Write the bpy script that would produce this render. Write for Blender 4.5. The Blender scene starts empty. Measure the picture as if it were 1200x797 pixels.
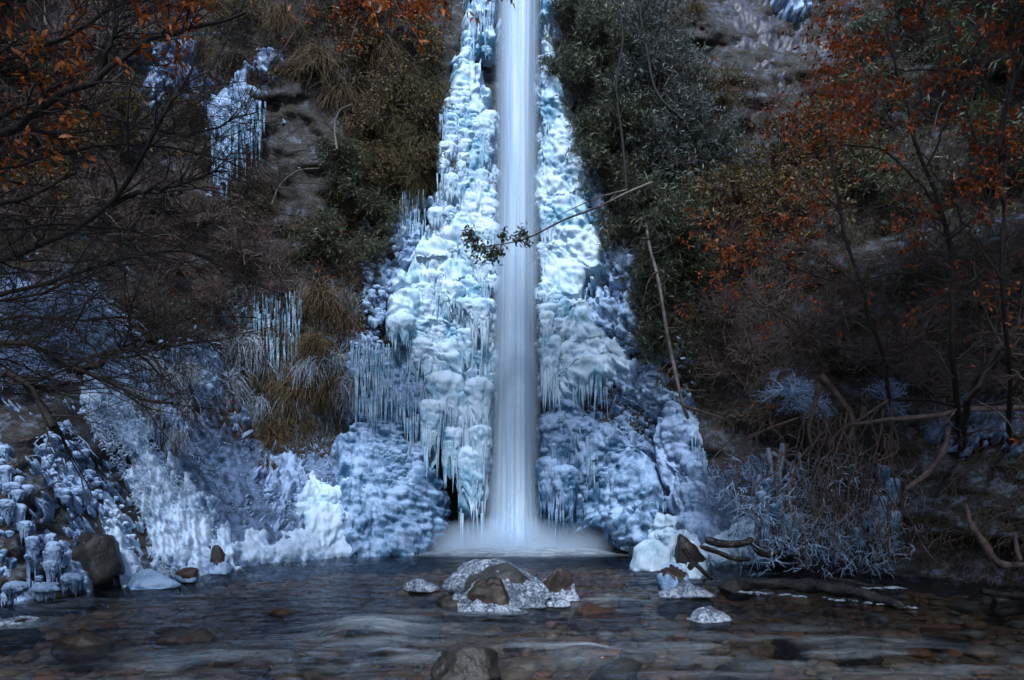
import bpy, math, random
import numpy as np
from mathutils import Vector

rng = np.random.default_rng(11)
random.seed(11)
SC = bpy.context.scene
COL = SC.collection
F_PX, CX, HY, CAMZ = 800.0, 600.0, 577.0, 1.2      # focal length in photo pixels, principal column, horizon row, eye height

# ------------------------------------------------------------------ noise
def _h(ix, iy, iz, seed):
    with np.errstate(over='ignore'):
        n = (ix.astype(np.int64) * 374761393 + iy.astype(np.int64) * 668265263 + iz.astype(np.int64) * 2147483647 + seed * 974634777) & 0xFFFFFFFF
        n = ((n ^ (n >> 13)) * 1274126177) & 0xFFFFFFFF
        n = ((n ^ (n >> 16)) * 2246822519) & 0xFFFFFFFF
        n = n ^ (n >> 15)
    return (n & 0xFFFFFF) / float(0xFFFFFF)

def vnoise(x, y, z=0.0, seed=0):
    x = np.asarray(x, float); y = np.asarray(y, float) + 0 * x; z = np.asarray(z, float) + 0 * x
    xi, yi, zi = np.floor(x), np.floor(y), np.floor(z)
    fx, fy, fz = x - xi, y - yi, z - zi
    fx, fy, fz = [f * f * f * (f * (f * 6 - 15) + 10) for f in (fx, fy, fz)]
    r = 0
    for a in (0, 1):
        for b in (0, 1):
            for c in (0, 1):
                w = (fx if a else 1 - fx) * (fy if b else 1 - fy) * (fz if c else 1 - fz)
                r = r + w * _h(xi + a, yi + b, zi + c, seed)
    return r * 2 - 1

def fbm(x, y, z=0.0, oct=4, seed=0, gain=0.5):
    r, a, f = 0, 1.0, 1.0
    for o in range(oct):
        r = r + a * vnoise(np.asarray(x) * f, np.asarray(y) * f, np.asarray(z) * f, seed + o * 17)
        a *= gain; f *= 2.03
    return r

# ------------------------------------------------------------------ the shape of the gorge (distance from the eye plane, by bearing and elevation)
RY = np.array([-150, 0, 100, 200, 300, 400, 500, 550, 600, 650, 700, 780], float)
TAB = {
 -300: [10, 10, 9.8, 9.5, 9, 8.5, 7.5, 7, 6.8, 6.5, 6.3, 6],
 0:    [13.5, 13, 12.5, 12, 11.2, 10.2, 9.1, 8.7, 8.5, 8.2, 7.9, 7.2],
 100:  [14.5, 14, 13.5, 13, 12.2, 10.9, 9.7, 9.3, 8.9, 8.6, 8.3, 7.6],
 200:  [15.5, 15, 14.7, 14.4, 14, 13, 11.4, 10.8, 10.3, 9.7, 9.2, 8.4],
 300:  [16, 15.5, 15.2, 15, 14.8, 14.5, 14.2, 13.3, 12.4, 11.5, 10.8, 10],
 400:  [16.2, 15.6, 15.3, 15.1, 15, 14.8, 14.5, 14.0, 13.3, 12.8, 12.2, 11.6],
 480:  [16.3, 15.7, 15.4, 15.2, 15, 14.8, 14.6, 14.3, 13.8, 13.4, 13.4, 13.4],
 530:  [16.4, 15.8, 15.4, 15.3, 15.1, 15, 15.1, 15.4, 15.8, 16, 16, 16],
 600:  [16.5, 15.9, 15.6, 15.5, 15.4, 15.4, 15.6, 15.8, 16, 16.2, 16.2, 16.2],
 655:  [16.4, 15.8, 15.4, 15.2, 15, 14.9, 14.8, 14.8, 14.9, 15.8, 16, 16],
 720:  [16, 15.6, 15.2, 14.9, 14.7, 14.5, 14.3, 14.1, 13.8, 13.9, 14.2, 14.4],
 780:  [16, 15.5, 15, 14.6, 14.3, 14, 13.7, 13.5, 13.1, 12.6, 12.4, 12],
 850:  [16.5, 16, 15.2, 14.5, 13.9, 13.3, 12.8, 12.5, 12.2, 11.8, 11.4, 11],
 950:  [17, 16.5, 15.4, 14.4, 13.5, 12.6, 11.7, 12.6, 12.4, 11.2, 10.6, 10],
 1050: [17, 16, 15, 14, 13, 12, 11.0, 10.8, 10.6, 10.2, 9.8, 9.2],
 1200: [15, 14, 13, 12.2, 11.3, 10.2, 9.2, 9, 8.9, 8.7, 8.4, 7.8],
 1500: [11, 10, 9.5, 9, 8.5, 8, 7.2, 7, 6.9, 6.7, 6.5, 6]}
TX = np.array(sorted(TAB), float)
TV = np.array([TAB[int(k)] for k in TX])

GXS, GYS = np.arange(-300, 1501, 6.0), np.arange(-150, 781, 6.0)
def _dense():
    a = np.stack([np.interp(GYS, RY, r) for r in TV]); a = np.stack([np.interp(GXS, TX, a[:, k]) for k in range(len(GYS))], 1)
    for it in range(2):
        for ax, w in ((0, 7), (1, 9)):
            pad = [(0, 0), (0, 0)]; pad[ax] = (w // 2, w // 2); b = np.cumsum(np.pad(a, pad, mode='edge'), axis=ax)
            b = np.concatenate([np.zeros_like(np.take(b, [0], ax)), b], ax); n = a.shape[ax]
            a = (np.take(b, np.arange(w, w + n), ax) - np.take(b, np.arange(n), ax)) / w
    return a
DG = _dense()
def Dbase(px, py):
    u = (np.clip(np.asarray(px, float), -300, 1499) + 300) / 6; v = (np.clip(np.asarray(py, float), -150, 779) + 150) / 6
    i = np.clip(u.astype(int), 0, len(GXS) - 2); j = np.clip(v.astype(int), 0, len(GYS) - 2); u = u - i; v = v - j
    return (DG[i, j] * (1 - u) + DG[i + 1, j] * u) * (1 - v) + (DG[i, j + 1] * (1 - u) + DG[i + 1, j + 1] * u) * v

def at(px, py, d):
    px = np.asarray(px, float); py = np.asarray(py, float); d = np.asarray(d, float) + 0 * px
    return np.stack([(px - CX) * d / F_PX, d, CAMZ - (py - HY) * d / F_PX], -1)

def Dcliff(px, py, detail=True):
    px = np.asarray(px, float); py = np.asarray(py, float)
    d = Dbase(px, py)
    p = at(px, py, d); x, z = p[..., 0], p[..., 2]
    calm = np.clip((np.abs(px - 290) - 120) / 120, 0, 1) + np.clip((500 - py) / 60, 0, 1)      # the ice slope is smoother
    calm = 0.35 + 0.65 * np.clip(calm, 0, 1)
    n = fbm(x * .55, z * .45 + 3, d * .3, 3, 5) * .42
    lg = vnoise(x * .5 + 9, z * 1.6 - x * .35, 0, 91)
    n = n + np.abs(lg) * (.06 + .19 * np.clip(np.abs(px - 590) / 60 - 3, 0, 1))
    if detail:
        n = n + (fbm(x * 2.6, z * 3.4, d, 4, 21) * .11)
        n = n + np.abs(vnoise(x * 5 + z, z * 8, 0, 77)) * .05
    return d - n * calm

def W(px, py, off=0.0):
    return at(px, py, Dcliff(px, py) - off)

# ------------------------------------------------------------------ mesh helpers
class MB:
    def __init__(s): s.v = []; s.f = []; s.n = 0
    def add(s, V, F):
        V = np.asarray(V, float).reshape(-1, 3); F = np.asarray(F, np.int64)
        s.v.append(V); s.f.append(F + s.n); s.n += len(V)
        return s
    def build(s, name, mat, parent=None, smooth=True, origin=None):
        me = bpy.data.meshes.new(name)
        V = np.concatenate(s.v) if s.v else np.zeros((0, 3))
        if origin is not None: V = V - np.asarray(origin)
        tot = np.concatenate([np.full(len(f), f.shape[1]) for f in s.f]); loops = np.concatenate([f.ravel() for f in s.f])
        me.vertices.add(len(V)); me.vertices.foreach_set('co', V.ravel())
        me.loops.add(len(loops)); me.loops.foreach_set('vertex_index', loops.astype(np.int32))
        me.polygons.add(len(tot)); me.polygons.foreach_set('loop_start', (np.cumsum(tot) - tot).astype(np.int32)); me.polygons.foreach_set('loop_total', tot.astype(np.int32))
        me.update(calc_edges=True)
        me.polygons.foreach_set('use_smooth', np.full(len(tot), bool(smooth)))
        if mat is not None: me.materials.append(mat)
        o = bpy.data.objects.new(name, me); COL.objects.link(o)
        if origin is not None: o.location = tuple(float(c) for c in origin)
        if parent is not None: o.parent = parent
        return o

def tag(o, label=None, cat=None, group=None, kind=None):
    if label: o['label'] = label
    if cat: o['category'] = cat
    if group: o['group'] = group
    if kind: o['kind'] = kind
    return o

def empty(name, loc=(0, 0, 0), label=None, cat=None, group=None):
    o = bpy.data.objects.new(name, None); COL.objects.link(o); o.location = tuple(float(c) for c in loc)
    o.empty_display_size = .1
    return tag(o, label, cat, group)

def local(parent, o):
    """keeps a part built in world coordinates where it is under its parent's Empty"""
    o.parent = parent; o.location = tuple(-c for c in parent.location)
    return o

def copy_tree(o, parent=None):
    c = o.copy(); COL.objects.link(c)
    if parent is not None: c.parent = parent
    for ch in list(o.children): copy_tree(ch, c)
    return c

def gridF(nr, nc, wrap=False):
    r = np.arange(nr - 1)[:, None]; c = np.arange(nc if wrap else nc - 1)[None, :]
    c2 = (c + 1) % nc
    return np.stack([r * nc + c, r * nc + c2, (r + 1) * nc + c2, (r + 1) * nc + c], -1).reshape(-1, 4)

def norm(v): return v / np.maximum(np.linalg.norm(v, axis=-1, keepdims=True), 1e-9)

def grid_normals(P):
    n = norm(np.cross(np.gradient(P, axis=1), np.gradient(P, axis=0)))
    flip = np.sign(-(n[..., 1:2]) + 1e-9)
    return n * np.where(flip == 0, 1, flip)

def tubes(P, R, sides=4, rough=0.0):
    """P n,k,3  R n,k: tapered tubes along polylines"""
    P = np.asarray(P, float); R = np.asarray(R, float); n, k, _ = P.shape
    T = norm(np.gradient(P, axis=1))
    main = norm(P[:, -1] - P[:, 0] + 1e-6)
    ref = np.where(np.abs(main[:, 2:3]) > .8, np.array([[1., 0, 0]]), np.array([[0, 0, 1.]]))[:, None, :]
    U = norm(np.cross(T, ref)); Vv = np.cross(T, U)
    a = np.linspace(0, 2 * np.pi, sides, endpoint=False) + .4
    rr = R[:, :, None]
    if rough: rr = rr * (1 + rough * vnoise(P[:, :, None, 0] * 9 + np.cos(a) * 1.5, P[:, :, None, 1] * 9 + np.sin(a) * 1.5, P[:, :, None, 2] * 9, 3))
    V = P[:, :, None, :] + rr[..., None] * (U[:, :, None, :] * np.cos(a)[:, None] + Vv[:, :, None, :] * np.sin(a)[:, None])
    f = gridF(k, sides, True)[None] + (np.arange(n) * k * sides)[:, None, None]
    return V.reshape(-1, 3), f.reshape(-1, 4)

def resample(pts, k):
    pts = np.asarray(pts, float)
    if len(pts) > 2:                                                    # smooth Catmull-Rom
        q = np.vstack([2 * pts[0] - pts[1], pts, 2 * pts[-1] - pts[-2]]); out = []
        for i in range(len(pts) - 1):
            p0, p1, p2, p3 = q[i:i + 4]
            for t in np.linspace(0, 1, 8, endpoint=False):
                out.append(.5 * ((2 * p1) + (-p0 + p2) * t + (2 * p0 - 5 * p1 + 4 * p2 - p3) * t * t + (-p0 + 3 * p1 - 3 * p2 + p3) * t ** 3))
        out.append(pts[-1]); pts = np.array(out)
    s = np.r_[0, np.cumsum(np.linalg.norm(np.diff(pts, axis=0), axis=1))]
    t = np.linspace(0, s[-1], k)
    return np.stack([np.interp(t, s, pts[:, i]) for i in range(3)], 1)

def spawn(P, R, n, length, spread=1.0, along=.7, bias=(0, 0, 0), wob=.25, k=7, r_ratio=.55, tmin=.12, jitter=.5, rmin=.0015):
    """children growing from a batch of parents: P m,K,3 R m,K -> n each"""
    m, K, _ = P.shape
    idx = np.repeat(np.arange(m), n)
    t = rng.uniform(tmin, .98, len(idx)) * (K - 1); i = np.clip(t.astype(int), 0, K - 2); f = (t - i)[:, None]
    p0 = P[idx, i] * (1 - f) + P[idx, i + 1] * f
    r0 = (R[idx, i] * (1 - f[:, 0]) + R[idx, i + 1] * f[:, 0])
    tan = norm(P[idx, i + 1] - P[idx, i])
    rnd = rng.normal(size=(len(idx), 3)); perp = norm(rnd - (rnd * tan).sum(1, keepdims=True) * tan)
    d = norm(tan * along + perp * spread + np.asarray(bias))
    L = length * rng.uniform(1 - jitter, 1 + jitter, len(idx)) * (1 - .45 * t / (K - 1))
    out = [p0]; 
    for s in range(k - 1):
        d = norm(d + rng.normal(size=d.shape) * wob + np.asarray(bias) * .12)
        out.append(out[-1] + d * (L / (k - 1))[:, None])
    Pn = np.stack(out, 1)
    rs = np.maximum(r0 * r_ratio, rmin)
    Rn = rs[:, None] * np.linspace(1, .25, k)[None]
    return Pn, Rn

def leaves(C, Dr, Nr, L, Wd, fold=.25):
    """pointed leaves of six vertices; C n,3 base, Dr direction, Nr normal"""
    n = len(C); Dr = norm(Dr); S = norm(np.cross(Dr, Nr)); Nn = np.cross(S, Dr)
    L = np.broadcast_to(L, n)[:, None]; Wd = np.broadcast_to(Wd, n)[:, None]
    pts = np.stack([C, C + Dr * L * .38 + S * Wd * .5 + Nn * Wd * fold, C + Dr * L * .75 + S * Wd * .33 + Nn * Wd * fold * .3, C + Dr * L - Nn * Wd * .3,
                    C + Dr * L * .75 - S * Wd * .33 + Nn * Wd * fold * .3, C + Dr * L * .38 - S * Wd * .5 + Nn * Wd * fold, C + Dr * L * .55], 1)
    f = np.array([[0, 1, 2, 6], [2, 3, 4, 6], [4, 5, 0, 6]])
    return pts.reshape(-1, 3), (f[None] + (np.arange(n) * 7)[:, None, None]).reshape(-1, 4)

def icicles(P0, L, r, k=6, sides=5, lean=.04):
    n = len(P0); t = np.linspace(0, 1, k)
    d = np.stack([rng.normal(0, lean, n), rng.normal(0, lean, n) , -np.ones(n)], 1)
    P = P0[:, None] + d[:, None] * (np.asarray(L)[:, None] * t)[..., None]
    R = np.asarray(r)[:, None] * np.clip((1 - t) ** .8, .06, 1)[None] * rng.uniform(.8, 1.2, (n, k))
    return tubes(P, R, sides)

# ------------------------------------------------------------------ masks on the cliff
def inpoly(px, py, poly):
    px = np.asarray(px, float); py = np.asarray(py, float); r = np.zeros(np.shape(px), bool); q = np.asarray(poly, float)
    for (x1, y1), (x2, y2) in zip(q, np.roll(q, -1, 0)):
        c = ((y1 > py) != (y2 > py)) & (px < (x2 - x1) * (py - y1) / (y2 - y1 + 1e-12) + x1)
        r ^= c
    return r

def sdf(px, py, poly):
    q = np.asarray(poly, float); d = np.full(np.shape(px), 1e9)
    for a, b in zip(q, np.roll(q, -1, 0)):
        e = b - a; t = np.clip(((px - a[0]) * e[0] + (py - a[1]) * e[1]) / (e @ e + 1e-9), 0, 1)
        d = np.minimum(d, np.hypot(px - a[0] - t * e[0], py - a[1] - t * e[1]))
    return np.where(inpoly(px, py, poly), d, -d)

def pts_in(poly, n):
    q = np.asarray(poly, float); lo, hi = q.min(0), q.max(0); out = np.zeros((0, 2))
    while len(out) < n:
        c = rng.uniform(lo, hi, (n * 2, 2)); out = np.vstack([out, c[inpoly(c[:, 0], c[:, 1], poly)]])
    return out[:n]

def lumps(px, py, s, asp=1.3, up=1.5, down=.62, seed=0):
    """overlapping drooping domes: 0..1"""
    x = np.asarray(px) / s; y = np.asarray(py) / (s * asp); xi, yi = np.floor(x), np.floor(y); best = np.zeros(np.shape(x))
    for a in (-1, 0, 1):
        for b in (-2, -1, 0, 1):
            cx = xi + a; cy = yi + b
            jx = cx + _h(cx, cy, cx * 0, seed); jy = cy + _h(cx, cy, cx * 0 + 1, seed)
            rad = .65 + .5 * _h(cx, cy, cx * 0 + 2, seed)
            dx = (x - jx) / rad; dy = (y - jy) / rad; dy = np.where(dy < 0, -dy * up, dy * down)
            v = np.sqrt(np.clip(1 - dx * dx - dy * dy, 0, 1)) * (.6 + .4 * rad)
            best = np.maximum(best, v)
    return best

def ice_sheet(poly, step=1.6, thick=.35, feather=14, cells=((22, .22), (9, .08)), ragged=.5, droop=.25, asp=1.3, edge_noise=9, streak=.02, seed=0, base_off=0.0, rag_scale=14, fine=.012, down=.62, billow=.13, broad=0.0, nblend=0.0):
    q = np.asarray(poly, float); lo, hi = q.min(0) - 28, q.max(0) + 28
    gx, gy = np.meshgrid(np.arange(lo[0], hi[0] + step, step), np.arange(lo[1], hi[1] + step, step))
    B = at(gx, gy, Dbase(gx, gy) * .6 + Dcliff(gx, gy, False) * .4 - base_off)
    N = grid_normals(B); N = norm(N * (1 - nblend) + nblend * np.array([.1, -.83, .5]))
    s = sdf(gx, gy, poly) + fbm(gx / rag_scale, gy / (rag_scale * 1.4), seed, 4, seed + 50, .6) * edge_noise
    m = np.clip(s / feather, -1, 1); m = np.where(m > 0, m * (2 - m), m)
    h = np.zeros_like(gx)
    for i, (c, a) in enumerate(cells):
        wx = fbm(gx / c / 1.7, gy / c / 1.7, seed + i, 2, seed + 9) * c * .3
        h += a * lumps(gx + wx, gy + wx * .6, c, asp, seed=seed + 31 * i, down=down)
    h += fbm(gx / 3.2, gy / 26., 0, 3, seed + 4) * streak + fbm(gx / 3., gy / 3., 0, 2, seed + 6) * fine
    bx, by, bz = B[..., 0], B[..., 1], B[..., 2]
    h += billow * (np.abs(vnoise(bx / .24, bz / .27, by / .24, seed + 81)) + np.abs(vnoise(bx / .115, bz / .14, by / .115, seed + 82)) * .6 + np.abs(vnoise(bx / .058, bz / .075, by / .058, seed + 83)) * .32 + np.abs(vnoise(bx / .5, bz / .6, by / .5, seed + 84)) * broad)
    rg = fbm(gx / rag_scale, gy / rag_scale, 3.3 + seed, 4, seed + 70, .62) * ragged * .11
    off = np.where(m < 0, max(thick, .15), thick) * m + h * np.clip(m + .2, 0, 1) + np.where(m < .999, rg * (1.2 - m), rg * .55) - .04
    V = B + N * off[..., None]
    V[..., 2] -= droop * .3 * h * np.clip(m, 0, 1)
    keep = off > -.12
    nr, nc = gx.shape; F = gridF(nr, nc); kf = keep.ravel()[F].any(1); F = F[kf]
    # close the edge: drop everything below the threshold into the rock
    used = np.unique(F); remap = np.full(nr * nc, -1); remap[used] = np.arange(len(used))
    return V.reshape(-1, 3)[used], remap[F]

def lumps_pts(poly, n, smin, smax, off=.1):
    p = pts_in(poly, n); return p, rng.uniform(smin, smax, n)

def drape(px, py, w, drop, off=.25, nt=44, na=56, seed=None, tips=1.0, depth=None, at_d=None, taper=.62, fringe=0):
    """one lobe of ice: a knobbly domed top that falls into a fringe of tapering tips; sizes in photo pixels at its distance"""
    seed = int(rng.integers(1e5)) if seed is None else seed
    d = (at_d if at_d is not None else float(Dcliff(px, py))) - off
    c = at(px, py, d); u = d / F_PX; w_, h_ = w * u / 2, drop * u
    th = np.linspace(0, 2 * np.pi, na, endpoint=False); t = np.linspace(0, 1, nt)[:, None]
    cs, sn = np.cos(th), np.sin(th); c2, s2 = cs * 1.7, sn * 1.7
    fr = .62 + .38 * np.clip(.5 + vnoise(c2 * 1.6 + seed, s2 * 1.6, 0, 5) * .7 + vnoise(c2 * 4 + seed, s2 * 4, 0, 6) * .6 * tips, 0, 1.1)
    dome = min(.5, .30 * w / max(drop, 1))
    q = np.clip((t - dome) / (1 - dome), 0, 1)
    prof = np.where(t < dome, np.sqrt(np.clip(1 - (1 - t / dome) ** 2, 0, 1)), 1 - taper * q ** 1.25) + 0 * th
    ar = drop / w
    rid = 1 + .30 * (np.abs(vnoise(c2 + seed, s2, t * 2.2 * ar, 8)) - .3) + .20 * (np.abs(vnoise(c2 * 2.3 + seed, s2 * 2.3, t * 4 * ar, 9)) - .3) + .09 * (np.abs(vnoise(c2 * 5 + seed, s2 * 5, t * 6 * ar, 10)) - .3) + .07 * vnoise(c2 * 9 + seed, s2 * 9, t * 2 * ar, 11) * q
    r = w_ * prof * rid * (1 - .9 * np.clip((t - .9) / .1, 0, 1))
    z = -h_ * (t * (1 - q * (1 - fr)))
    z = z + .12 * w_ * np.abs(vnoise(c2 * 2 * prof + seed, s2 * 2 * prof, 1.0, 12))
    V = np.stack([c[0] + r * cs, c[1] + r * sn * (depth or .8), c[2] + z + 0 * th], -1)
    V, F = V.reshape(-1, 3), gridF(nt, na, True)
    if fringe:
        a = rng.uniform(-np.pi, 0, fringe) if w < 30 else rng.uniform(0, 2 * np.pi, fringe); k = rng.uniform(.25, .85, fringe); rr = w_ * (1 - taper * k * .8) * .92
        P0 = np.stack([c[0] + rr * np.cos(a), c[1] + rr * np.sin(a) * (depth or .8), c[2] - h_ * k], 1)
        V2, F2 = icicles(P0, np.maximum(h_, 14 * u) * rng.uniform(.2, .6, fringe), rng.uniform(.6, 1.3, fringe) * min(1.7, w * .075) * u); F = np.vstack([F, F2 + len(V)]); V = np.vstack([V, V2])
    return V, F

# ------------------------------------------------------------------ materials
class NM:
    def __init__(s, name):
        s.m = bpy.data.materials.new(name); s.m.use_nodes = True; s.t = s.m.node_tree; s.b = s.t.nodes['Principled BSDF']; s.out = s.t.nodes['Material Output']
        s.co = s.t.nodes.new('ShaderNodeTexCoord').outputs['Object']
    def n(s, typ, **kw):
        x = s.t.nodes.new(typ)
        for k, v in kw.items():
            if hasattr(x, k): setattr(x, k, v)
            else: x.inputs[k.replace('_', ' ')].default_value = v
        return x
    def l(s, a, b): s.t.links.new(a, b)
    def scaled(s, v):
        x = s.n('ShaderNodeMapping'); x.inputs['Scale'].default_value = v; s.l(s.co, x.inputs['Vector']); return x.outputs[0]
    def noise(s, scale, detail=4, rough=.55, vec=None, dist=0):
        x = s.n('ShaderNodeTexNoise'); x.inputs['Scale'].default_value = scale; x.inputs['Detail'].default_value = detail; x.inputs['Roughness'].default_value = rough; x.inputs['Distortion'].default_value = dist
        s.l(s.co if vec is None else vec, x.inputs['Vector']); return x.outputs['Fac']
    def ramp(s, fac, stops):
        x = s.n('ShaderNodeValToRGB'); e = x.color_ramp.elements
        while len(e) < len(stops): e.new(.5)
        for i, (p, c) in enumerate(stops):
            e[i].position = p; e[i].color = (c, c, c, 1) if not isinstance(c, tuple) else (*c, 1)
        s.l(fac, x.inputs[0]); return x.outputs[0]
    def mix(s, fac, a, b, typ='MIX'):
        x = s.n('ShaderNodeMix', data_type='RGBA', blend_type=typ)
        for sock, v in ((x.inputs[0], fac), (x.inputs[6], a), (x.inputs[7], b)):
            if hasattr(v, 'is_output'): s.l(v, sock)
            elif isinstance(v, tuple): sock.default_value = (*v, 1)
            else: sock.default_value = v
        return x.outputs[2]
    def math(s, op, a, b=0.0, c=0.0, clamp=False):
        x = s.n('ShaderNodeMath', operation=op, use_clamp=clamp)
        for i, v in enumerate((a, b, c)):
            if hasattr(v, 'is_output'): s.l(v, x.inputs[i])
            else: x.inputs[i].default_value = v
        return x.outputs[0]
    def up(s):
        g = s.n('ShaderNodeNewGeometry'); sp = s.n('ShaderNodeSeparateXYZ'); s.l(g.outputs['Normal'], sp.inputs[0]); return sp.outputs['Z']
    def col(s, v):
        if hasattr(v, 'is_output'): s.l(v, s.b.inputs['Base Color'])
        else: s.b.inputs['Base Color'].default_value = (*v, 1)
    def bump(s, h, strength=.5, dist=.02):
        x = s.n('ShaderNodeBump'); x.inputs['Strength'].default_value = strength; x.inputs['Distance'].default_value = dist
        s.l(h, x.inputs['Height']); s.l(x.outputs[0], s.b.inputs['Normal']); return x.outputs[0]
    def set(s, **kw):
        for k, v in kw.items():
            i = s.b.inputs[k.replace('_', ' ')]
            if hasattr(v, 'is_output'): s.l(v, i)
            else: i.default_value = v
        return s

def m_ice(name, white, glaze, bias=.5, scale=1.6, rough=.38, sss=.0, bump=.5):
    m = NM(name)
    a = m.noise(scale, 5, .65); b = m.noise(34, 3, .7)
    f = m.ramp(m.math('ADD', a, m.math('MULTIPLY', m.math('SUBTRACT', b, .5), .35)), [(bias - .14, 0.), (bias + .12, 1.)])
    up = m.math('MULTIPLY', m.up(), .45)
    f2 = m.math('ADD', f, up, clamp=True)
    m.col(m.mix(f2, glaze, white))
    m.set(Roughness=m.ramp(b, [(.3, rough - .18), (.7, rough + .2)]), IOR=1.31)
    if sss: m.set(Subsurface_Weight=sss, Subsurface_Scale=.12); m.b.inputs['Subsurface Radius'].default_value = (.35, .8, 1.0)
    st = m.noise(7, 4, .6, m.scaled((4, 4, .7)))
    m.bump(m.math('ADD', m.math('MULTIPLY', st, .8), m.noise(60, 4, .75)), bump, .012)
    return m.m

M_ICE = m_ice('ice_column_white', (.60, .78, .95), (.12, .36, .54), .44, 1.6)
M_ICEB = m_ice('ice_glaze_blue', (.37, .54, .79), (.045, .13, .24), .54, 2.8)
M_ICEC = m_ice('icicle_clear', (.52, .70, .90), (.12, .30, .46), .5, 5, .2)
M_SNOW = m_ice('frosted_snow_ice', (.40, .56, .82), (.07, .14, .26), .49, 3.0, .45, bump=.9)
M_BANK = m_ice('bank_ice', (.58, .75, .96), (.14, .27, .44), .46, 3.0, .42, bump=.8)
M_TALUS = m_ice('frozen_spray_slope', (.18, .27, .44), (.03, .05, .085), .54, 4.5, .5, bump=1.)
M_FROST = m_ice('frost', (.38, .55, .78), (.10, .18, .30), .48, 9, .5)

def m_rock():
    m = NM('gorge_rock')
    big = m.noise(.8, 6, .65); st = m.noise(1.3, 6, .7, m.scaled((.6, .6, 2.6)), 1.0); fine = m.noise(16, 5, .7)
    c = m.ramp(st, [(.30, (.006, .0055, .0055)), (.48, (.018, .016, .015)), (.60, (.048, .042, .038)), (.75, (.12, .115, .12))])
    c = m.mix(m.ramp(big, [(.48, 0.), (.66, .75)]), c, (.026, .024, .010))
    c = m.mix(m.ramp(m.noise(2.4, 5, .7), [(.55, 0.), (.70, .6)]), c, (.07, .038, .018))
    fr = m.math('MULTIPLY', m.ramp(m.noise(5, 6, .75), [(.5, 0.), (.62, 1.)]), m.ramp(m.up(), [(.0, 0.), (.6, .8)]))
    c = m.mix(fr, c, (.20, .26, .36)); m.col(m.mix(.5, c, m.mix(fine, (.0, .0, .0), c), 'MIX'))
    m.set(Roughness=m.ramp(fine, [(.3, .35), (.7, .8)])); m.bump(m.math('ADD', st, m.math('MULTIPLY', fine, .5)), .9, .08)
    return m.m
M_ROCK = m_rock()

def m_stone(name, c1, c2, rough=.35, scale=4):
    m = NM(name); a = m.noise(scale, 6, .7); f = m.noise(40, 4, .7)
    m.col(m.mix(m.ramp(f, [(.35, 0.), (.7, .5)]), m.ramp(a, [(.35, c1), (.62, c2)]), tuple(x * .35 for x in c1)))
    m.set(Roughness=m.ramp(f, [(.3, rough - .15), (.7, rough + .25)])); m.bump(m.math('ADD', a, m.math('MULTIPLY', f, .4)), .8, .03)
    return m.m
M_ST = [m_stone('wet_stone_brown', (.016, .012, .010), (.065, .048, .038)), m_stone('wet_stone_grey', (.025, .025, .028), (.085, .085, .09)),
        m_stone('wet_stone_rust', (.03, .014, .009), (.09, .046, .028)), m_stone('wet_stone_dark', (.014, .014, .014), (.05, .045, .04))]

def m_plain(name, c1, c2, scale=6, rough=.7, trans=0.0, bump=.4, vec=(1, 1, 1)):
    m = NM(name); a = m.noise(scale, 4, .65, m.scaled(vec))
    m.col(m.ramp(a, [(.32, c1), (.66, c2)])); m.set(Roughness=rough)
    if trans:
        t = m.n('ShaderNodeBsdfTranslucent'); m.l(m.ramp(a, [(.32, c1), (.66, c2)]), t.inputs['Color']); x = m.n('ShaderNodeMixShader'); x.inputs[0].default_value = trans
        m.l(m.b.outputs[0], x.inputs[1]); m.l(t.outputs[0], x.inputs[2]); m.l(x.outputs[0], m.out.inputs[0])
    if bump: m.bump(m.noise(scale * 5, 4, .7, m.scaled(vec)), bump, .01)
    return m.m
M_BARK = m_plain('bark_dark', (.005, .004, .004), (.022, .017, .016), 12, .8)
M_TWIG = m_plain('twig_purple_brown', (.030, .021, .022), (.16, .115, .105), 8, .8)
M_TWIGR = m_plain('twig_red_brown', (.035, .022, .019), (.115, .078, .066), 8, .7)
M_PALE = m_plain('bark_pale', (.06, .052, .05), (.20, .175, .165), 7, .75)
M_GRASS = m_plain('dry_grass', (.045, .030, .014), (.20, .145, .075), 5, .8, .25, 0)
M_GRASSG = m_plain('olive_grass', (.030, .032, .012), (.15, .14, .06), 5, .8, .25, 0)
M_GREY = m_plain('frosted_grass', (.12, .15, .19), (.42, .50, .60), 7, .7, .15, 0)
M_LEAFG = m_plain('leaf_evergreen', (.020, .032, .018), (.095, .12, .066), 3, .45, .2, 0)
M_LEAFO = m_plain('leaf_olive', (.045, .038, .014), (.17, .12, .045), 3, .6, .25, 0)
M_LEAFB = m_plain('leaf_bluegreen', (.03, .045, .045), (.12, .16, .15), 3, .5, .2, 0)
M_ORANGE = m_plain('leaf_orange', (.12, .035, .010), (.58, .16, .022), 15, .5, .35, 0)
M_RUST = m_plain('leaf_rust', (.07, .024, .010), (.50, .115, .016), 15, .55, .3, 0)
M_LOG = m_plain('wet_driftwood', (.006, .006, .007), (.030, .026, .024), 6, .2, 0, .8, (1, 6, 6))
M_GR = [m_stone('gravel_brown', (.09, .058, .036), (.38, .25, .155)), m_stone('gravel_grey', (.07, .07, .07), (.29, .275, .26)), m_stone('gravel_rust', (.09, .042, .024), (.36, .165, .09)), m_stone('gravel_tan', (.10, .07, .045), (.36, .27, .18))]
M_BED = m_stone('stream_bed_gravel', (.09, .06, .04), (.34, .23, .15), .5, 5)
M_MOSS = m_plain('moss_ochre', (.04, .028, .008), (.13, .085, .02), 7, .9, 0, .8)
M_SOIL = m_stone('bank_soil', (.010, .009, .008), (.04, .033, .027), .7, 3)

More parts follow.
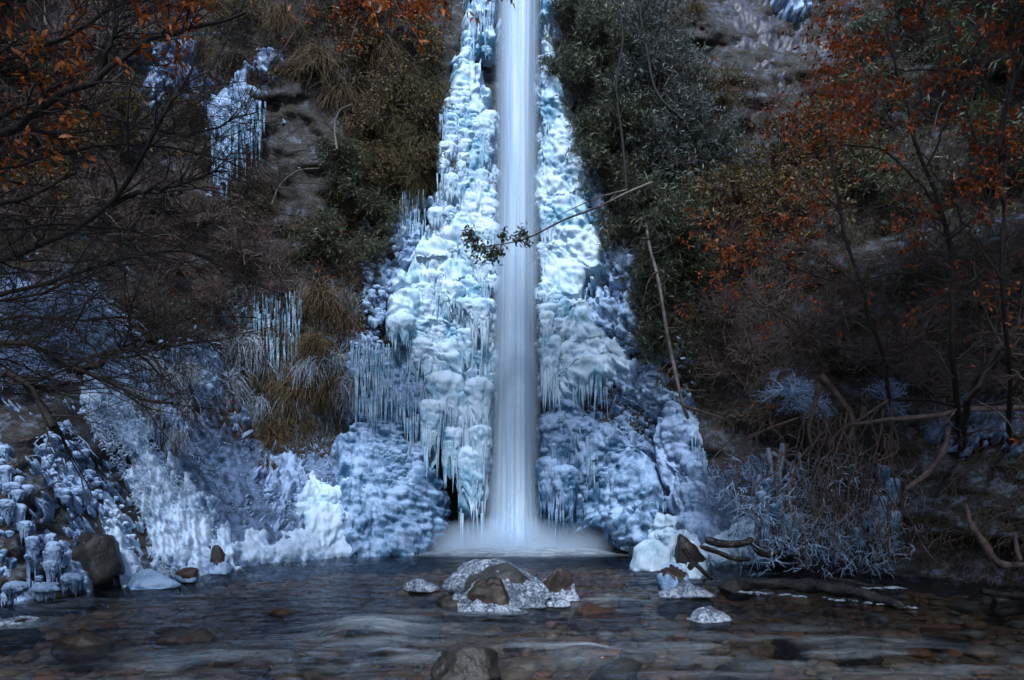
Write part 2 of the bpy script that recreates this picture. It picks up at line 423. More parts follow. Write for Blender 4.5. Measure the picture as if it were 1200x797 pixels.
# ------------------------------------------------------------------ setting: cliff, side walls, stream bed
def nonuni(a, b, c, d, fine, coarse):
    return np.unique(np.r_[np.arange(a, b, coarse), np.arange(b, c, fine), np.arange(c, d + coarse, coarse)])
gx, gy = np.meshgrid(nonuni(-300, -30, 1230, 1500, 3.6, 18), nonuni(-150, -20, 720, 780, 3.6, 14))
mb = MB().add(at(gx, gy, Dcliff(gx, gy)).reshape(-1, 3), gridF(*gx.shape)); mb.build('cliff', M_ROCK)
tag(bpy.data.objects['cliff'], kind='structure')

def side_wall(name, side):
    yy, zz = np.meshgrid(np.linspace(-14, 8.5 if side < 0 else 8, 90), np.linspace(-.6, 15, 70))
    x = 6.9 + .22 * zz + fbm(yy * .4, zz * .4, side, 4, 40) * .7
    if side > 0: x = x + .6
    return tag(MB().add(np.stack([side * x, yy, zz], -1).reshape(-1, 3), gridF(*yy.shape)).build(name, M_ROCK), kind='structure')
side_wall('gorge_wall_left', -1); side_wall('gorge_wall_right', 1)
yy, xx = np.meshgrid(np.linspace(-60, 60, 80), np.linspace(-60, 60, 80))
rim = MB()                                                             # forest floor on top of the gorge, all round
for x0, x1, y0, y1 in ((-60, -9, -60, 60), (9, 60, -60, 60), (-9, 9, 17, 60)):
    a, b = np.meshgrid(np.linspace(x0, x1, 30), np.linspace(y0, y1, 60)); 
    edge = np.minimum(np.abs(a) - 9, 6) if x1 != 9 else b - 17
    rim.add(np.stack([a, b, 13.5 + .25 * np.minimum(edge, 8) + fbm(a * .3, b * .3, 0, 3, 4) * .5], -1).reshape(-1, 3), gridF(*a.shape))
tag(rim.build('gorge_rim_ground', M_SOIL), kind='structure')

gx, gy = np.meshgrid(np.linspace(-12, 12, 260), np.r_[np.linspace(-60, 1, 60), np.linspace(1.1, 17.5, 260)])
bed_z = lambda x, y: -.24 - .14 * np.clip((y - 10) / 3, 0, 1) + fbm(x * .8, y * .8, 0, 4, 61) * .06 + fbm(x * 5, y * 5, 0, 3, 64) * .02
tag(MB().add(np.stack([gx, gy, bed_z(gx, gy)], -1).reshape(-1, 3), gridF(*gx.shape)).build('stream_bed', M_BED), kind='structure')

# ------------------------------------------------------------------ stones
def poly_rock(seed, n=9, sub=4, sx=1, sy=1, sz=.6, smooth=.05):
    r = np.random.default_rng(seed)
    import bmesh
    bm = bmesh.new(); bmesh.ops.create_icosphere(bm, subdivisions=sub, radius=1)
    D = np.array([v.co[:] for v in bm.verts]); F = np.array([[v.index for v in f.verts] for f in bm.faces]); bm.free()
    pn = norm(r.normal(size=(n + 5, 3)) * [1, 1, .8]); pd = r.uniform(.52, .86, n + 5)
    c = D @ pn.T; q = np.where(c > .05, pd / np.maximum(c, .05), 9)
    k = 60; rad = -np.log(np.exp(-k * np.minimum(q, 2)).sum(1) + np.exp(-k * 1.05)) / k
    rad = rad * (1 + fbm(D[:, 0] * 2 + seed, D[:, 1] * 2, D[:, 2] * 2, 3, seed % 99) * .07 + fbm(D[:, 0] * 6 + seed, D[:, 1] * 6, D[:, 2] * 6, 4, 5, .6) * .03)
    V = D * rad[:, None]; V[:, 0] /= np.abs(V[:, 0]).max()
    return V * np.array([sx, sy, sz]), F, D

def boulder(px, py, wpx, hpx, d, seed, mat, label, cat='boulder', group=None, ice=None, name='boulder', rot=0., sub=4, sy=.8, n=9, ice_cut=.0, skirt=True, dip=.35):
    """px: middle, py: waterline row, sizes in photo pixels"""
    c = at(px, py, d); u = d / F_PX
    V, F, D = poly_rock(seed, n, sub, 1, sy, max(.62, hpx / wpx * 2 / (1 + dip) * 1.15))
    s = wpx * u / 2; ca, sa = math.cos(rot), math.sin(rot)
    Rm = np.array([[ca, -sa, 0], [sa, ca, 0], [0, 0, 1]])
    V = V @ Rm.T * s; zc = -V[:, 2].max() * 0 + hpx * u - V[:, 2].max()
    base = np.array([c[0], c[1], 0.0])
    V[:, 2] += zc
    if ice is None:
        o = MB().add(V, F).build(name, mat); o.location = tuple(base)
        return tag(o, label, cat, group)
    root = empty(name, base, label, cat, group)
    MB().add(V, F).build('stone', mat, root)
    Dn = D @ Rm.T
    g = fbm(V[:, 0] * 6 / max(s, .05) * .35 + seed, V[:, 1] * 2 / s, V[:, 2] * 2 / s, 4, 31)
    low = np.clip(1 - (V[:, 2]) / (hpx * u) * 1.6, 0, 1)
    off = s * (.05 + .08 * g + .09 * low * (skirt) - ice_cut * np.clip(-Dn[:, 1] * .9 + .2, 0, 1) * (1 - low * 1.3)) + s * .10 * (np.abs(vnoise(V[:, 0] * 4 / s, V[:, 1] * 4 / s, V[:, 2] * 5 / s, 3)) + .5 * np.abs(vnoise(V[:, 0] * 9 / s, V[:, 1] * 9 / s, V[:, 2] * 9 / s, 4)) - .3) * low ** .3 + s * .03 * fbm(V[:, 0] * 30, V[:, 1] * 30, V[:, 2] * 30, 2, 8)
    V2 = V + Dn * off[:, None] * np.array([1, 1, .55])
    V2[:, 2] = np.where(V2[:, 2] < .012, .012 - (0.012 - V2[:, 2]) * .12 , V2[:, 2])
    MB().add(V2, F).build('ice_glaze', ice, root)
    return root

M_GLZ = None
def m_glitter():
    m = NM('glassy_splash_ice'); b = m.noise(34, 5, .8); a = m.noise(9, 6, .75); sp = m.n('ShaderNodeSeparateXYZ'); m.l(m.co, sp.inputs[0]); collar = m.math('MULTIPLY', m.math('SUBTRACT', 1.0, m.math('DIVIDE', sp.outputs['Z'], .09), clamp=True), .12); a = m.math('ADD', a, collar)
    m.col(m.ramp(m.math('ADD', m.math('MULTIPLY', a, .5), m.math('MULTIPLY', b, .5)), [(.38, (.035, .037, .045)), (.49, (.16, .21, .30)), (.60, (.74, .85, 1.))]))
    m.set(Roughness=.12, IOR=1.31, Specular_IOR_Level=.9); m.bump(m.math('ADD', b, a), 1., .03); return m.m
M_GLZ = m_glitter()

G = 'boulders standing in the middle of the stream'
boulder(585, 712, 118, 52, 7.3, 3, M_ST[1], 'large grey boulder under glassy ice, directly below the waterfall', group=G, ice=M_GLZ, ice_cut=.13, n=8, sy=.6, sub=5)
boulder(580, 716, 74, 40, 6.95, 12, M_ST[0], 'brown pointed boulder with bare face, leaning on the large iced one', group=G, ice=M_GLZ, ice_cut=.42, n=2, sy=.6, sub=5)
boulder(650, 703, 58, 40, 7.6, 21, M_ST[0], 'brown boulder capped and rimmed with ice, beside the large iced one', group=G, ice=M_GLZ, ice_cut=.24, sy=.7, sub=5)
boulder(652, 710, 34, 13, 7.2, 25, M_ST[1], 'small ice coated stone at the foot of the brown ice capped boulder', 'stone', ice=M_GLZ, name='stone_in_stream', sub=3)
boulder(490, 692, 44, 15, 8.3, 31, M_ST[3], 'small flat stone with a cap of clear ice, alone in the pool', 'stone', ice=M_GLZ, name='stone_in_stream', sub=3)
boulder(527, 712, 36, 14, 7.2, 36, M_ST[3], 'dark angular stone touching the iced boulders', 'stone', name='stone_in_stream', sub=3)
boulder(553, 808, 96, 34, 4.5, 41, M_ST[3], 'dark rock cut off by the bottom edge of the picture', 'rock', name='rock_in_stream', sub=5, n=3)
boulder(255, 668, 26, 34, 10.1, 47, M_ST[0], 'upright slab of wood-brown rock with a snowy back at the waterline', 'rock', name='rock_slab', rot=.5, ice=M_SNOW, ice_cut=.3, n=5)
boulder(178, 692, 62, 20, 8.7, 53, M_ST[1], 'low rock sealed under grey ice at the foot of the frozen bank', 'rock', name='rock_at_bank', ice=M_ICEB, ice_cut=0, sub=3)
boulder(221, 684, 32, 18, 9.1, 59, M_ST[2], 'reddish rock half glazed with ice beside the low grey one', 'rock', name='rock_at_bank', ice=M_ICEB, ice_cut=.3, sub=3)
boulder(115, 688, 80, 66, 8.55, 63, M_ST[3], 'big black bare boulder between two frozen mounds of the bank', 'boulder', sub=4)
boulder(70, 560, 130, 150, 9.1, 66, M_ST[3], 'dark rock outcrop under the frost crusted bank', 'boulder', name='rock_outcrop', sub=5, n=14)
boulder(806, 676, 48, 52, 9.6, 71, M_ST[3], 'dark stump-like rock with ice poured over its top', 'rock', name='rock_at_bank', ice=M_ICE, ice_cut=.38)
boulder(762, 664, 46, 36, 10.6, 73, M_ST[1], 'block of pale blue ice jutting into the pool', 'ice block', name='ice_block', ice=M_ICE, ice_cut=0, n=5)
boulder(788, 698, 40, 34, 8.2, 77, M_ST[0], 'stone under a thick ice cap near the driftwood', 'stone', name='stone_in_stream', ice=M_ICEB, ice_cut=.1)
boulder(800, 702, 72, 17, 8.0, 79, M_ST[1], 'flat glittering ice collar on a stone beside the driftwood', 'stone', name='stone_in_stream', ice=M_GLZ, ice_cut=0, sub=3)
boulder(833, 732, 50, 17, 6.4, 83, M_ST[3], 'stone awash under a splash of clear ice, nearest the driftwood', 'stone', name='stone_in_stream', ice=M_GLZ, ice_cut=0, sub=3)
sunk = [(212, 748, 66, 24, 0, 'brown rounded stone awash in the shallows'), (328, 716, 80, 12, 2, 'long rust brown stone barely above the water'), (100, 752, 60, 22, 0, 'brown stone awash below the frozen roots'),
        (20, 732, 60, 16, 3, 'dark stone with a glittering rim of ice at the frame edge'), (205, 742, 46, 14, 3, 'dark flat stone behind the rounded brown one'), (300, 770, 44, 10, 2, 'small reddish stone in the near shallows'),
        (357, 768, 30, 12, 3, 'small black stone in the near shallows'), (700, 716, 90, 16, 2, 'wide rusty stone with water sliding over it'), (430, 742, 54, 18, 1, 'grey stone under a silky fall of water'),
        (740, 700, 36, 10, 1, 'grey cobble between the boulders and the ice blocks'), (1180, 704, 40, 10, 3, 'black wet stone by the dark bank'), (600, 752, 30, 9, 2, 'small orange brown stone below the boulders'),
        (930, 745, 46, 10, 2, 'rust coloured stone below the driftwood log'), (1010, 757, 50, 9, 1, 'pale stone below the driftwood tip'), (720, 778, 60, 14, 3, 'dark stone making a hollow in the near water'),
        (1110, 736, 50, 9, 2, 'orange brown stone in the shade of the far shallows'), (500, 722, 44, 12, 0, 'brown stone in front of the ice capped flat stone'), (870, 775, 70, 12, 1, 'grey submerged stone in the near water')]
for i, (px, py, w, h, k, lab) in enumerate(sunk):
    d = CAMZ * F_PX / (py - HY)
    boulder(px, py, w * 1.2, h * .5, d, 200 + i * 7, M_ST[k], lab, 'stone', 'stones awash in the stream', name='stone_in_stream', sub=4, ice=(M_GLZ if i == 3 else None), dip=1.0)

# pebbles and cobbles of the bed
peb = MB()
protos = [poly_rock(900 + i, 7, 2, 1, .8, .5)[:2] for i in range(6)]
n = 8000; u = rng.uniform(0, 1, n)
py_ = HY + CAMZ * F_PX / rng.uniform(4.0, 13.5, n); X = rng.uniform(-9, 9, n); Y = CAMZ * F_PX / (py_ - HY)
sz = rng.gamma(1.8, .028, n) + .015
M_PEB = []
for k in range(4): M_PEB.append(MB())
for i in range(n):
    V, F = protos[i % 6]; a = rng.uniform(0, 6.28); ca, sa = math.cos(a), math.sin(a); s = min(sz[i], .24)
    P = V * s @ np.array([[ca, sa, 0], [-sa, ca, 0], [0, 0, 1]]) + [X[i], Y[i], float(bed_z(X[i], Y[i])) + s * .15]
    P[:, 2] -= max(0, P[:, 2].max() + .03)
    M_PEB[rng.integers(4)].add(P, F)
for k, b in enumerate(M_PEB): tag(b.build('gravel', M_GR[k]), kind='stuff', label=('brown', 'grey', 'rusty', 'tan')[k] + ' pebbles and cobbles under the shallow water', cat='gravel')

# ------------------------------------------------------------------ water
def m_water():
    m = NM('stream_water'); t = m.t
    gl = m.n('ShaderNodeBsdfGlossy'); gl.inputs['Roughness'].default_value = .06; gl.inputs['Color'].default_value = (.66, .70, .78, 1)
    tr = m.n('ShaderNodeBsdfTransparent'); tr.inputs['Color'].default_value = (.74, .76, .74, 1)
    fr = m.n('ShaderNodeFresnel'); fr.inputs['IOR'].default_value = 1.33
    s1 = m.noise(2.2, 5, .6, m.scaled((.8, 3.2, 1)), .6); s2 = m.noise(9, 4, .6, m.scaled((.5, 2.2, 1)), .4)
    bp = m.n('ShaderNodeBump'); bp.inputs['Strength'].default_value = .9; bp.inputs['Distance'].default_value = .05
    s3 = m.noise(26, 4, .65, m.scaled((.45, 1.6, 1)), .8); m.l(m.math('ADD', m.math('ADD', s1, m.math('MULTIPLY', s2, .5)), m.math('MULTIPLY', s3, .22)), bp.inputs['Height'])
    for x in (gl, fr): m.l(bp.outputs[0], x.inputs['Normal'])
    mx = m.n('ShaderNodeMixShader'); m.l(fr.outputs[0], mx.inputs[0]); m.l(tr.outputs[0], mx.inputs[1]); m.l(gl.outputs[0], mx.inputs[2])
    df = m.n('ShaderNodeBsdfDiffuse'); df.inputs['Color'].default_value = (.42, .50, .58, 1); m.l(bp.outputs[0], df.inputs['Normal'])
    fo = m.n('ShaderNodeAttribute'); fo.attribute_name = 'foam'
    stk = m.ramp(m.noise(5, 6, .7, m.scaled((.55, 2.6, 1)), 1.2), [(.40, 0.), (.68, 1.)])
    base = m.math('MULTIPLY', m.ramp(m.noise(1.1, 5, .65, m.scaled((.6, 2.4, 1)), .8), [(.56, 0.), (.78, .26)]), stk)
    fac = m.math('ADD', base, m.math('MULTIPLY', fo.outputs['Fac'], m.math('ADD', m.math('MULTIPLY', stk, .75), .25)), clamp=True)
    m2 = m.n('ShaderNodeMixShader'); m.l(fac, m2.inputs[0]); m.l(mx.outputs[0], m2.inputs[1]); m.l(df.outputs[0], m2.inputs[2]); m.l(m2.outputs[0], m.out.inputs[0])
    return m.m
M_WATER = m_water()
gx, gy = np.meshgrid(np.linspace(-9.5, 9.5, 420), np.r_[np.linspace(-60, 1.5, 40), 1.6 + (np.linspace(0, 1, 430) ** 1.35) * 15.2])
foam_spots = [(425, 735, 60, .75), (470, 765, 60, .4), (620, 765, 50, .3), (250, 775, 90, .25), (690, 765, 40, .5), (655, 700, 40, .3), (830, 762, 80, .22), (560, 722, 60, .25), (380, 700, 50, .2), (720, 705, 40, .35), (60, 715, 80, .2), (980, 760, 110, .2), (1100, 770, 80, .15)]
amp = np.clip((15 - gy) / 6, .15, 1)
wz = fbm(gx * 1.1, gy * 2.6, 0, 3, 71) * .018 * amp + fbm(gx * 3.5 + gy, gy * 8, 0, 3, 72) * .007 * amp
foam = np.zeros_like(gx)
for fx, fy, fr_, st in foam_spots:
    d = CAMZ * F_PX / (fy - HY); cx_, cy_ = (fx - CX) * d / F_PX, d; rr = fr_ * d / F_PX
    e = np.exp(-(((gx - cx_) / rr) ** 2 + ((gy - cy_) / (rr * 1.3)) ** 2))
    wz += e * .10 * st * (1 + .5 * fbm(gx * 1.5, gy * 5, 1, 3, 88)); foam += e * st * 1.3 * np.clip(.5 + 1.3 * fbm(gx * 1.6, gy * 5, 2, 3, 89), 0, 1)
rr = np.hypot((gx - .1) / 2.2, (gy - 13.9) / 1.0)
foam += np.clip(1.5 - rr, 0, 1) * (1.3 + .5 * fbm(gx * 2, gy * 3, 0, 3, 5)); wz += np.clip(1 - rr, 0, 1) * .10 * (1 + .6 * fbm(gx * 4, gy * 4, 0, 3, 6))
o = MB().add(np.stack([gx, gy, wz], -1).reshape(-1, 3), gridF(*gx.shape)).build('water', M_WATER)
at_ = o.data.attributes.new('foam', 'FLOAT', 'POINT'); at_.data.foreach_set('value', np.clip(foam, 0, 1).ravel().astype(np.float32)); tag(o, kind='structure')

# ------------------------------------------------------------------ the waterfall
def m_fall(alpha_lo, alpha_hi, col):
    m = NM('falling_water'); m.set(Roughness=.6, Specular_IOR_Level=.2)
    cc = m.ramp(m.noise(3, 3, .6, m.scaled((5, 5, .05))), [(.36, tuple(c * f for c, f in zip(col, (.60, .77, 1.)))), (.62, col)]); m.col(cc)
    at1 = m.n('ShaderNodeAttribute'); at1.attribute_name = 'dens'
    st = m.noise(3.2, 3, .6, m.scaled((4.2, 4.2, .055))); s2 = m.noise(3, 4, .6, m.scaled((11, 11, .1)))
    s = m.ramp(m.math('ADD', m.math('MULTIPLY', st, .6), m.math('MULTIPLY', s2, .4)), [(.34, alpha_lo), (.60, alpha_hi)])
    a = m.math('MULTIPLY', s, at1.outputs['Fac'], clamp=True)
    tl = m.n('ShaderNodeBsdfTranslucent'); m.l(cc, tl.inputs['Color'])
    x = m.n('ShaderNodeMixShader'); x.inputs[0].default_value = .08; m.l(m.b.outputs[0], x.inputs[1]); m.l(tl.outputs[0], x.inputs[2])
    tp = m.n('ShaderNodeBsdfTransparent'); y = m.n('ShaderNodeMixShader'); m.l(a, y.inputs[0]); m.l(tp.outputs[0], y.inputs[1]); m.l(x.outputs[0], y.inputs[2]); m.l(y.outputs[0], m.out.inputs[0])
    return m.m
wf = empty('waterfall', at(603, 648, 14.3), 'tall silky white column of falling water in the middle of the gorge', 'waterfall')
def fall_sheet(name, left, right, y0, depth, mat, seed, edge=.18, rows=(-170, 650)):
    py = np.linspace(*rows, 150)[:, None]; t = np.linspace(0, 1, 90)[None]
    L = np.interp(py, left[0], left[1]); R_ = np.interp(py, right[0], right[1])
    px = L + (R_ - L) * t
    d = depth - .38 * np.sin(np.pi * t) - .07 * vnoise(t * 9 + 0 * py, py * .003, seed, 3) * np.sin(np.pi * t) - .012 * vnoise(t * 30 + 0 * py, py * .003, seed, 4) - np.clip((py - 560) / 90, 0, 1) ** 2 * .2
    V = at(px, py + 0 * t, d)
    e = np.minimum(t, 1 - t) / edge; dens = np.clip(e, 0, 1) ** 1.1 * np.ones_like(py)
    dens = dens * np.clip((655 - py) / 30, .2, 1)
    o = MB().add(V.reshape(-1, 3), gridF(*px.shape)).build(name, mat)
    a = o.data.attributes.new('dens', 'FLOAT', 'POINT'); a.data.foreach_set('value', dens.ravel().astype(np.float32))
    return local(wf, o)
yk = [-170, 0, 100, 200, 300, 400, 500, 600, 650]
fall_sheet('water_core', (yk, [583, 582, 580, 581, 578, 576, 573, 571, 568]), (yk, [633, 634, 633, 633, 633, 634, 635, 636, 638]), 0, 14.35, m_fall(.85, 1., (.76, .91, 1.)), 1, .42)
fall_sheet('water_veil', (yk, [576, 575, 574, 575, 573, 571, 567, 562, 555]), (yk, [638, 640, 638, 637, 638, 638, 639, 642, 650]), 0, 14.2, m_fall(.0, .32, (.80, .92, 1.)), 5, .45)
fall_sheet('water_back', (yk, [580, 580, 579, 578, 576, 574, 571, 566, 556]), (yk, [633, 634, 634, 633, 633, 634, 635, 637, 645]), 0, 14.6, m_fall(.7, .95, (.74, .88, 1.)), 9, .35)
# spray where it lands
def m_mist(dens):
    m = NM('spray'); m.t.nodes.remove(m.b)
    v = m.n('ShaderNodeVolumePrincipled'); v.inputs['Color'].default_value = (.66, .82, 1, 1); v.inputs['Anisotropy'].default_value = -.35
    g = m.n('ShaderNodeTexCoord').outputs['Generated']; mp = m.n('ShaderNodeMapping'); mp.inputs['Location'].default_value = (-.5, -.5, 0); m.l(g, mp.inputs[0])
    mp.inputs['Scale'].default_value = (1, 1, .5)
    ln = m.n('ShaderNodeVectorMath', operation='LENGTH'); m.l(mp.outputs[0], ln.inputs[0])
    f = m.ramp(ln.outputs['Value'], [(.08, 1.), (.28, .30), (.48, 0.)])
    m.l(m.math('MULTIPLY', m.math('MULTIPLY', f, m.ramp(m.noise(2.2, 3, .6), [(.3, .3), (.7, 1.)])), dens), v.inputs['Density']); m.l(v.outputs[0], m.out.inputs['Volume'])
    return m.m
def ellip(c, r, n=24):
    th = np.linspace(0, np.pi, n)[:, None]; ph = np.linspace(0, 2 * np.pi, 2 * n, endpoint=False)[None]
    z = np.cos(th) + 0 * ph
    z = np.maximum(z, 0.0)
    return (np.stack([np.sin(th) * np.cos(ph), np.sin(th) * np.sin(ph), z], -1) * r + c).reshape(-1, 3), gridF(n, 2 * n, True)[:, ::-1]
mist = MB().add(*ellip(np.array([.05, 14.1, .03]), np.array([2.5, 1.2, .75]))).build('mist', m_mist(5.5))
tag(mist, 'pale spray hanging where the waterfall meets the pool', 'mist', kind='stuff')

# ------------------------------------------------------------------ ice
def sheet(name, poly, mat, label, cat, group=None, **kw):
    V, F = ice_sheet(poly, **kw); o0 = np.array([V[:, 0].mean(), V[:, 1].mean(), V[:, 2].min()])
    return tag(MB().add(V, F).build(name, mat, origin=o0), label, cat, group)
def ice_thing(name, poly, mat, label, cat, drapes=(), rnd=None, icl=None, group=None, mat2=None, fringe_k=1.6, **kw):
    """an ice formation: body sheet, hanging lobes, large icicles each a part, the small ones one fringe"""
    V, F = ice_sheet(poly, **kw); o0 = np.array([V[:, 0].mean(), V[:, 1].mean(), V[:, 2].min()])
    root = empty(name, o0, label, cat, group)
    local(root, MB().add(V, F).build('ice_body', mat))
    for dr in drapes: local(root, MB().add(*drape(*dr[:4], **{**dict(fringe=int(dr[2] * .8), taper=.5), **(dr[4] if len(dr) > 4 else {})})).build('ice_lobe', mat))
    if rnd:
        b = MB()
        for pl, n, smin, smax, asp, off in rnd:
            p = pts_in(pl, n)
            for (x, y) in p:
                w = rng.uniform(smin, smax); b.add(*drape(x, y, w, w * rng.uniform(*asp), off=off + rng.uniform(-.05, .07), nt=22, na=32, taper=.3, fringe=int(w / 4 * rng.random() * fringe_k)))
        o = local(root, b.build('ice_bulges', mat)); o['kind'] = 'stuff'
    if icl:
        small = MB(); k = 0
        for pl, n, l0, l1, r0, off in icl:
            p = pts_in(pl, n); d = Dcliff(p[:, 0], p[:, 1]) - off; P0 = at(p[:, 0], p[:, 1], d)
            L = rng.uniform(l0, l1, n) * rng.uniform(.4, 1, n) * (1 + .35 * vnoise(p[:, 0] / 14., p[:, 1] / 30., 0, 77)) * d / F_PX; r = rng.uniform(.6, 1.5, n) * r0 * d / F_PX
            order = np.argsort(-L * r); big = order[:8]; rest = order[8:]
            for j in big: local(root, MB().add(*icicles(P0[j:j + 1], L[j:j + 1], r[j:j + 1] * 1.3, 9, 7)).build('icicle', mat2 or M_ICEC))
            if len(rest): small.add(*icicles(P0[rest], L[rest], r[rest]))
        if small.n: o = local(root, small.build('icicle_fringe', mat2 or M_ICEC)); o['kind'] = 'stuff'
    return root

LP = [(532, 86), (562, 88), (577, 130), (578, 400), (574, 520), (571, 560), (560, 590), (545, 600), (530, 540), (515, 520), (505, 450), (488, 405), (444, 378), (458, 345), (478, 305), (500, 270), (508, 220), (514, 150), (522, 100)]
ice_thing('frozen_cascade', LP, M_ICE, 'tall bulging white ice column hugging the side of the waterfall with a hanging tongue below', 'ice column',
    drapes=[(553, 522, 44, 94, dict(off=.75)), (563, 498, 26, 60, dict(off=.85)), (561, 443, 34, 72, dict(off=.7)), (568, 470, 18, 50, dict(off=.85)), (521, 436, 46, 88, dict(off=.65)), (540, 455, 34, 95, dict(off=.6)), (505, 468, 26, 80, dict(off=.5)),
            (528, 500, 26, 60, dict(off=.6)), (566, 395, 24, 60, dict(off=.7)), (548, 385, 30, 60, dict(off=.6)), (563, 350, 26, 55, dict(off=.65)), (565, 300, 24, 50, dict(off=.65)), (560, 250, 26, 50, dict(off=.6)), (562, 200, 28, 50, dict(off=.6)), (566, 140, 26, 60, dict(off=.6)), (500, 350, 36, 50, dict(off=.5)), (530, 330, 32, 45, dict(off=.55)), (470, 368, 34, 40, dict(off=.5)), (520, 400, 34, 50, dict(off=.55)), (490, 395, 34, 50, dict(off=.5))],
    rnd=[([(560, 130), (577, 130), (577, 500), (555, 500), (500, 420), (470, 380), (500, 300), (520, 200), (530, 110)], 330, 11, 25, (.8, 1.4), .46), ([(530, 95), (560, 95), (575, 135), (575, 300), (515, 300), (515, 200)], 90, 10, 20, (.8, 1.5), .48), ([(556, 130), (576, 130), (576, 440), (552, 440)], 60, 16, 30, (.8, 1.3), .52)],
    icl=[([(500, 470), (560, 470), (570, 590), (535, 560)], 60, 20, 60, 1.6, .6), ([(515, 120), (560, 130), (560, 240), (510, 250)], 110, 14, 36, 1.3, .58), ([(500, 270), (572, 270), (572, 420), (480, 380)], 170, 14, 40, 1.3, .62), ([(460, 380), (540, 400), (540, 440), (470, 420)], 50, 15, 45, 1.5, .5)],
    thick=.38, feather=16, cells=((18, .12), (9, .09)), droop=.25, asp=1.1, seed=3, edge_noise=7)
ice_thing('frozen_cascade', [(548, -20), (582, -20), (580, 45), (576, 66), (556, 72), (540, 92), (528, 80), (545, 40)], M_ICE, 'small cap of icicles and ice knobs topping the ice column at the upper edge', 'ice cap',
    rnd=[([(552, 30), (575, 35), (572, 62), (535, 85)], 22, 8, 18, (.8, 1.5), .4)], icl=[([(546, -15), (580, -15), (578, 30), (548, 30)], 60, 20, 50, 1.6, .5)], thick=.3, feather=12, cells=((14, .14), (7, .07)), seed=8)
RP = [(634, 30), (648, 40), (662, 110), (690, 160), (696, 200), (692, 250), (712, 300), (700, 330), (690, 345), (700, 380), (735, 420), (745, 445), (730, 440), (700, 455), (660, 480), (634, 470), (631, 300), (632, 150)]
ice_thing('frozen_cascade', RP, M_ICE, 'tall turquoise tinted ice column on the shrub side of the waterfall ending in icicles', 'ice column',
    drapes=[(645, 393, 26, 80, dict(off=.6)), (641, 365, 18, 45, dict(off=.65)), (640, 330, 18, 45, dict(off=.6)), (640, 290, 18, 42, dict(off=.6)), (641, 245, 20, 42, dict(off=.6)), (641, 200, 20, 46, dict(off=.6)), (645, 160, 20, 40, dict(off=.55)), (642, 120, 16, 40, dict(off=.5)), (668, 400, 30, 60, dict(off=.5)), (690, 415, 30, 45, dict(off=.45))],
    rnd=[([(634, 60), (650, 100), (680, 200), (680, 300), (670, 420), (636, 440)], 260, 7, 18, (.9, 1.7), .42), ([(660, 180), (692, 180), (700, 320), (680, 340)], 70, 4, 9, (.7, 1.2), .3)],
    icl=[([(634, 400), (700, 395), (720, 430), (660, 460), (636, 450)], 240, 22, 75, 1.4, .46), ([(640, 180), (680, 190), (700, 330), (650, 400), (636, 400)], 160, 14, 34, 1.2, .5), ([(636, 60), (655, 70), (660, 130), (636, 130)], 40, 15, 40, 1.3, .35)],
    thick=.34, feather=15, cells=((14, .12), (8, .09), (5, .05)), droop=.3, seed=12, edge_noise=8)
ice_thing('frozen_cascade', [(632, -30), (655, -30), (652, 10), (646, 40), (633, 40)], M_ICE, 'narrow strip of fresh ice at the lip of the waterfall beside the evergreen', 'ice strip', icl=[([(634, -20), (650, -20), (646, 20), (634, 30)], 30, 20, 45, 1.3, .3)], thick=.25, feather=9, cells=((12, .12), (6, .05)), seed=15)
# lower ice on the shrub side
BP = [(636, 480), (665, 470), (690, 470), (700, 500), (730, 500), (760, 520), (784, 560), (788, 600), (765, 640), (745, 642), (700, 618), (665, 602), (642, 606), (636, 560)]
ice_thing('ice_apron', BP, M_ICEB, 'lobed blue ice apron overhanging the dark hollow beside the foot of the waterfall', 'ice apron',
    drapes=[(648, 486, 36, 66, dict(off=.55)), (672, 492, 28, 50, dict(off=.45)), (644, 535, 34, 72, dict(off=.65)), (662, 545, 32, 66, dict(off=.6)), (655, 510, 28, 50, dict(off=.6)), (690, 500, 14, 30, dict(off=.45))],
    rnd=[([(650, 560), (700, 540), (760, 560), (770, 600), (745, 630), (700, 606), (660, 595)], 260, 7, 16, (.9, 2.0), .37)],
    icl=[([(638, 500), (700, 500), (700, 580), (640, 590)], 70, 14, 40, 1.3, .55), ([(715, 520), (780, 550), (780, 600), (720, 590)], 60, 14, 45, 1.3, .3)],
    thick=.26, feather=16, cells=((18, .12), (9, .09), (5, .05)), droop=.3, seed=20, edge_noise=9, ragged=.7)
# apron on the other side
AP = [(392, 505), (430, 490), (465, 500), (495, 530), (508, 560), (512, 595), (500, 640), (470, 672), (410, 674), (392, 600)]
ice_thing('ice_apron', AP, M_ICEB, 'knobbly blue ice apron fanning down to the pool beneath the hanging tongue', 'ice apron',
    rnd=[([(420, 520), (470, 510), (515, 560), (520, 600), (470, 640), (430, 640)], 330, 8, 16, (.8, 1.5), .33)],
    thick=.2, feather=16, cells=((14, .12), (8, .08), (5, .05)), droop=.3, seed=24, edge_noise=8, ragged=.6)
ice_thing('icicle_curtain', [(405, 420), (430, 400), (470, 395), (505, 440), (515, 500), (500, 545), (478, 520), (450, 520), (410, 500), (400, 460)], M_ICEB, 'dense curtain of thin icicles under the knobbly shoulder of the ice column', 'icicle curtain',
    icl=[([(410, 400), (500, 405), (512, 480), (420, 470)], 420, 14, 60, .95, .34), ([(470, 470), (512, 460), (515, 520), (480, 540)], 60, 25, 60, 1.5, .42)], thick=.16, feather=14, cells=((14, .12), (6, .06)), seed=28, ragged=.9)
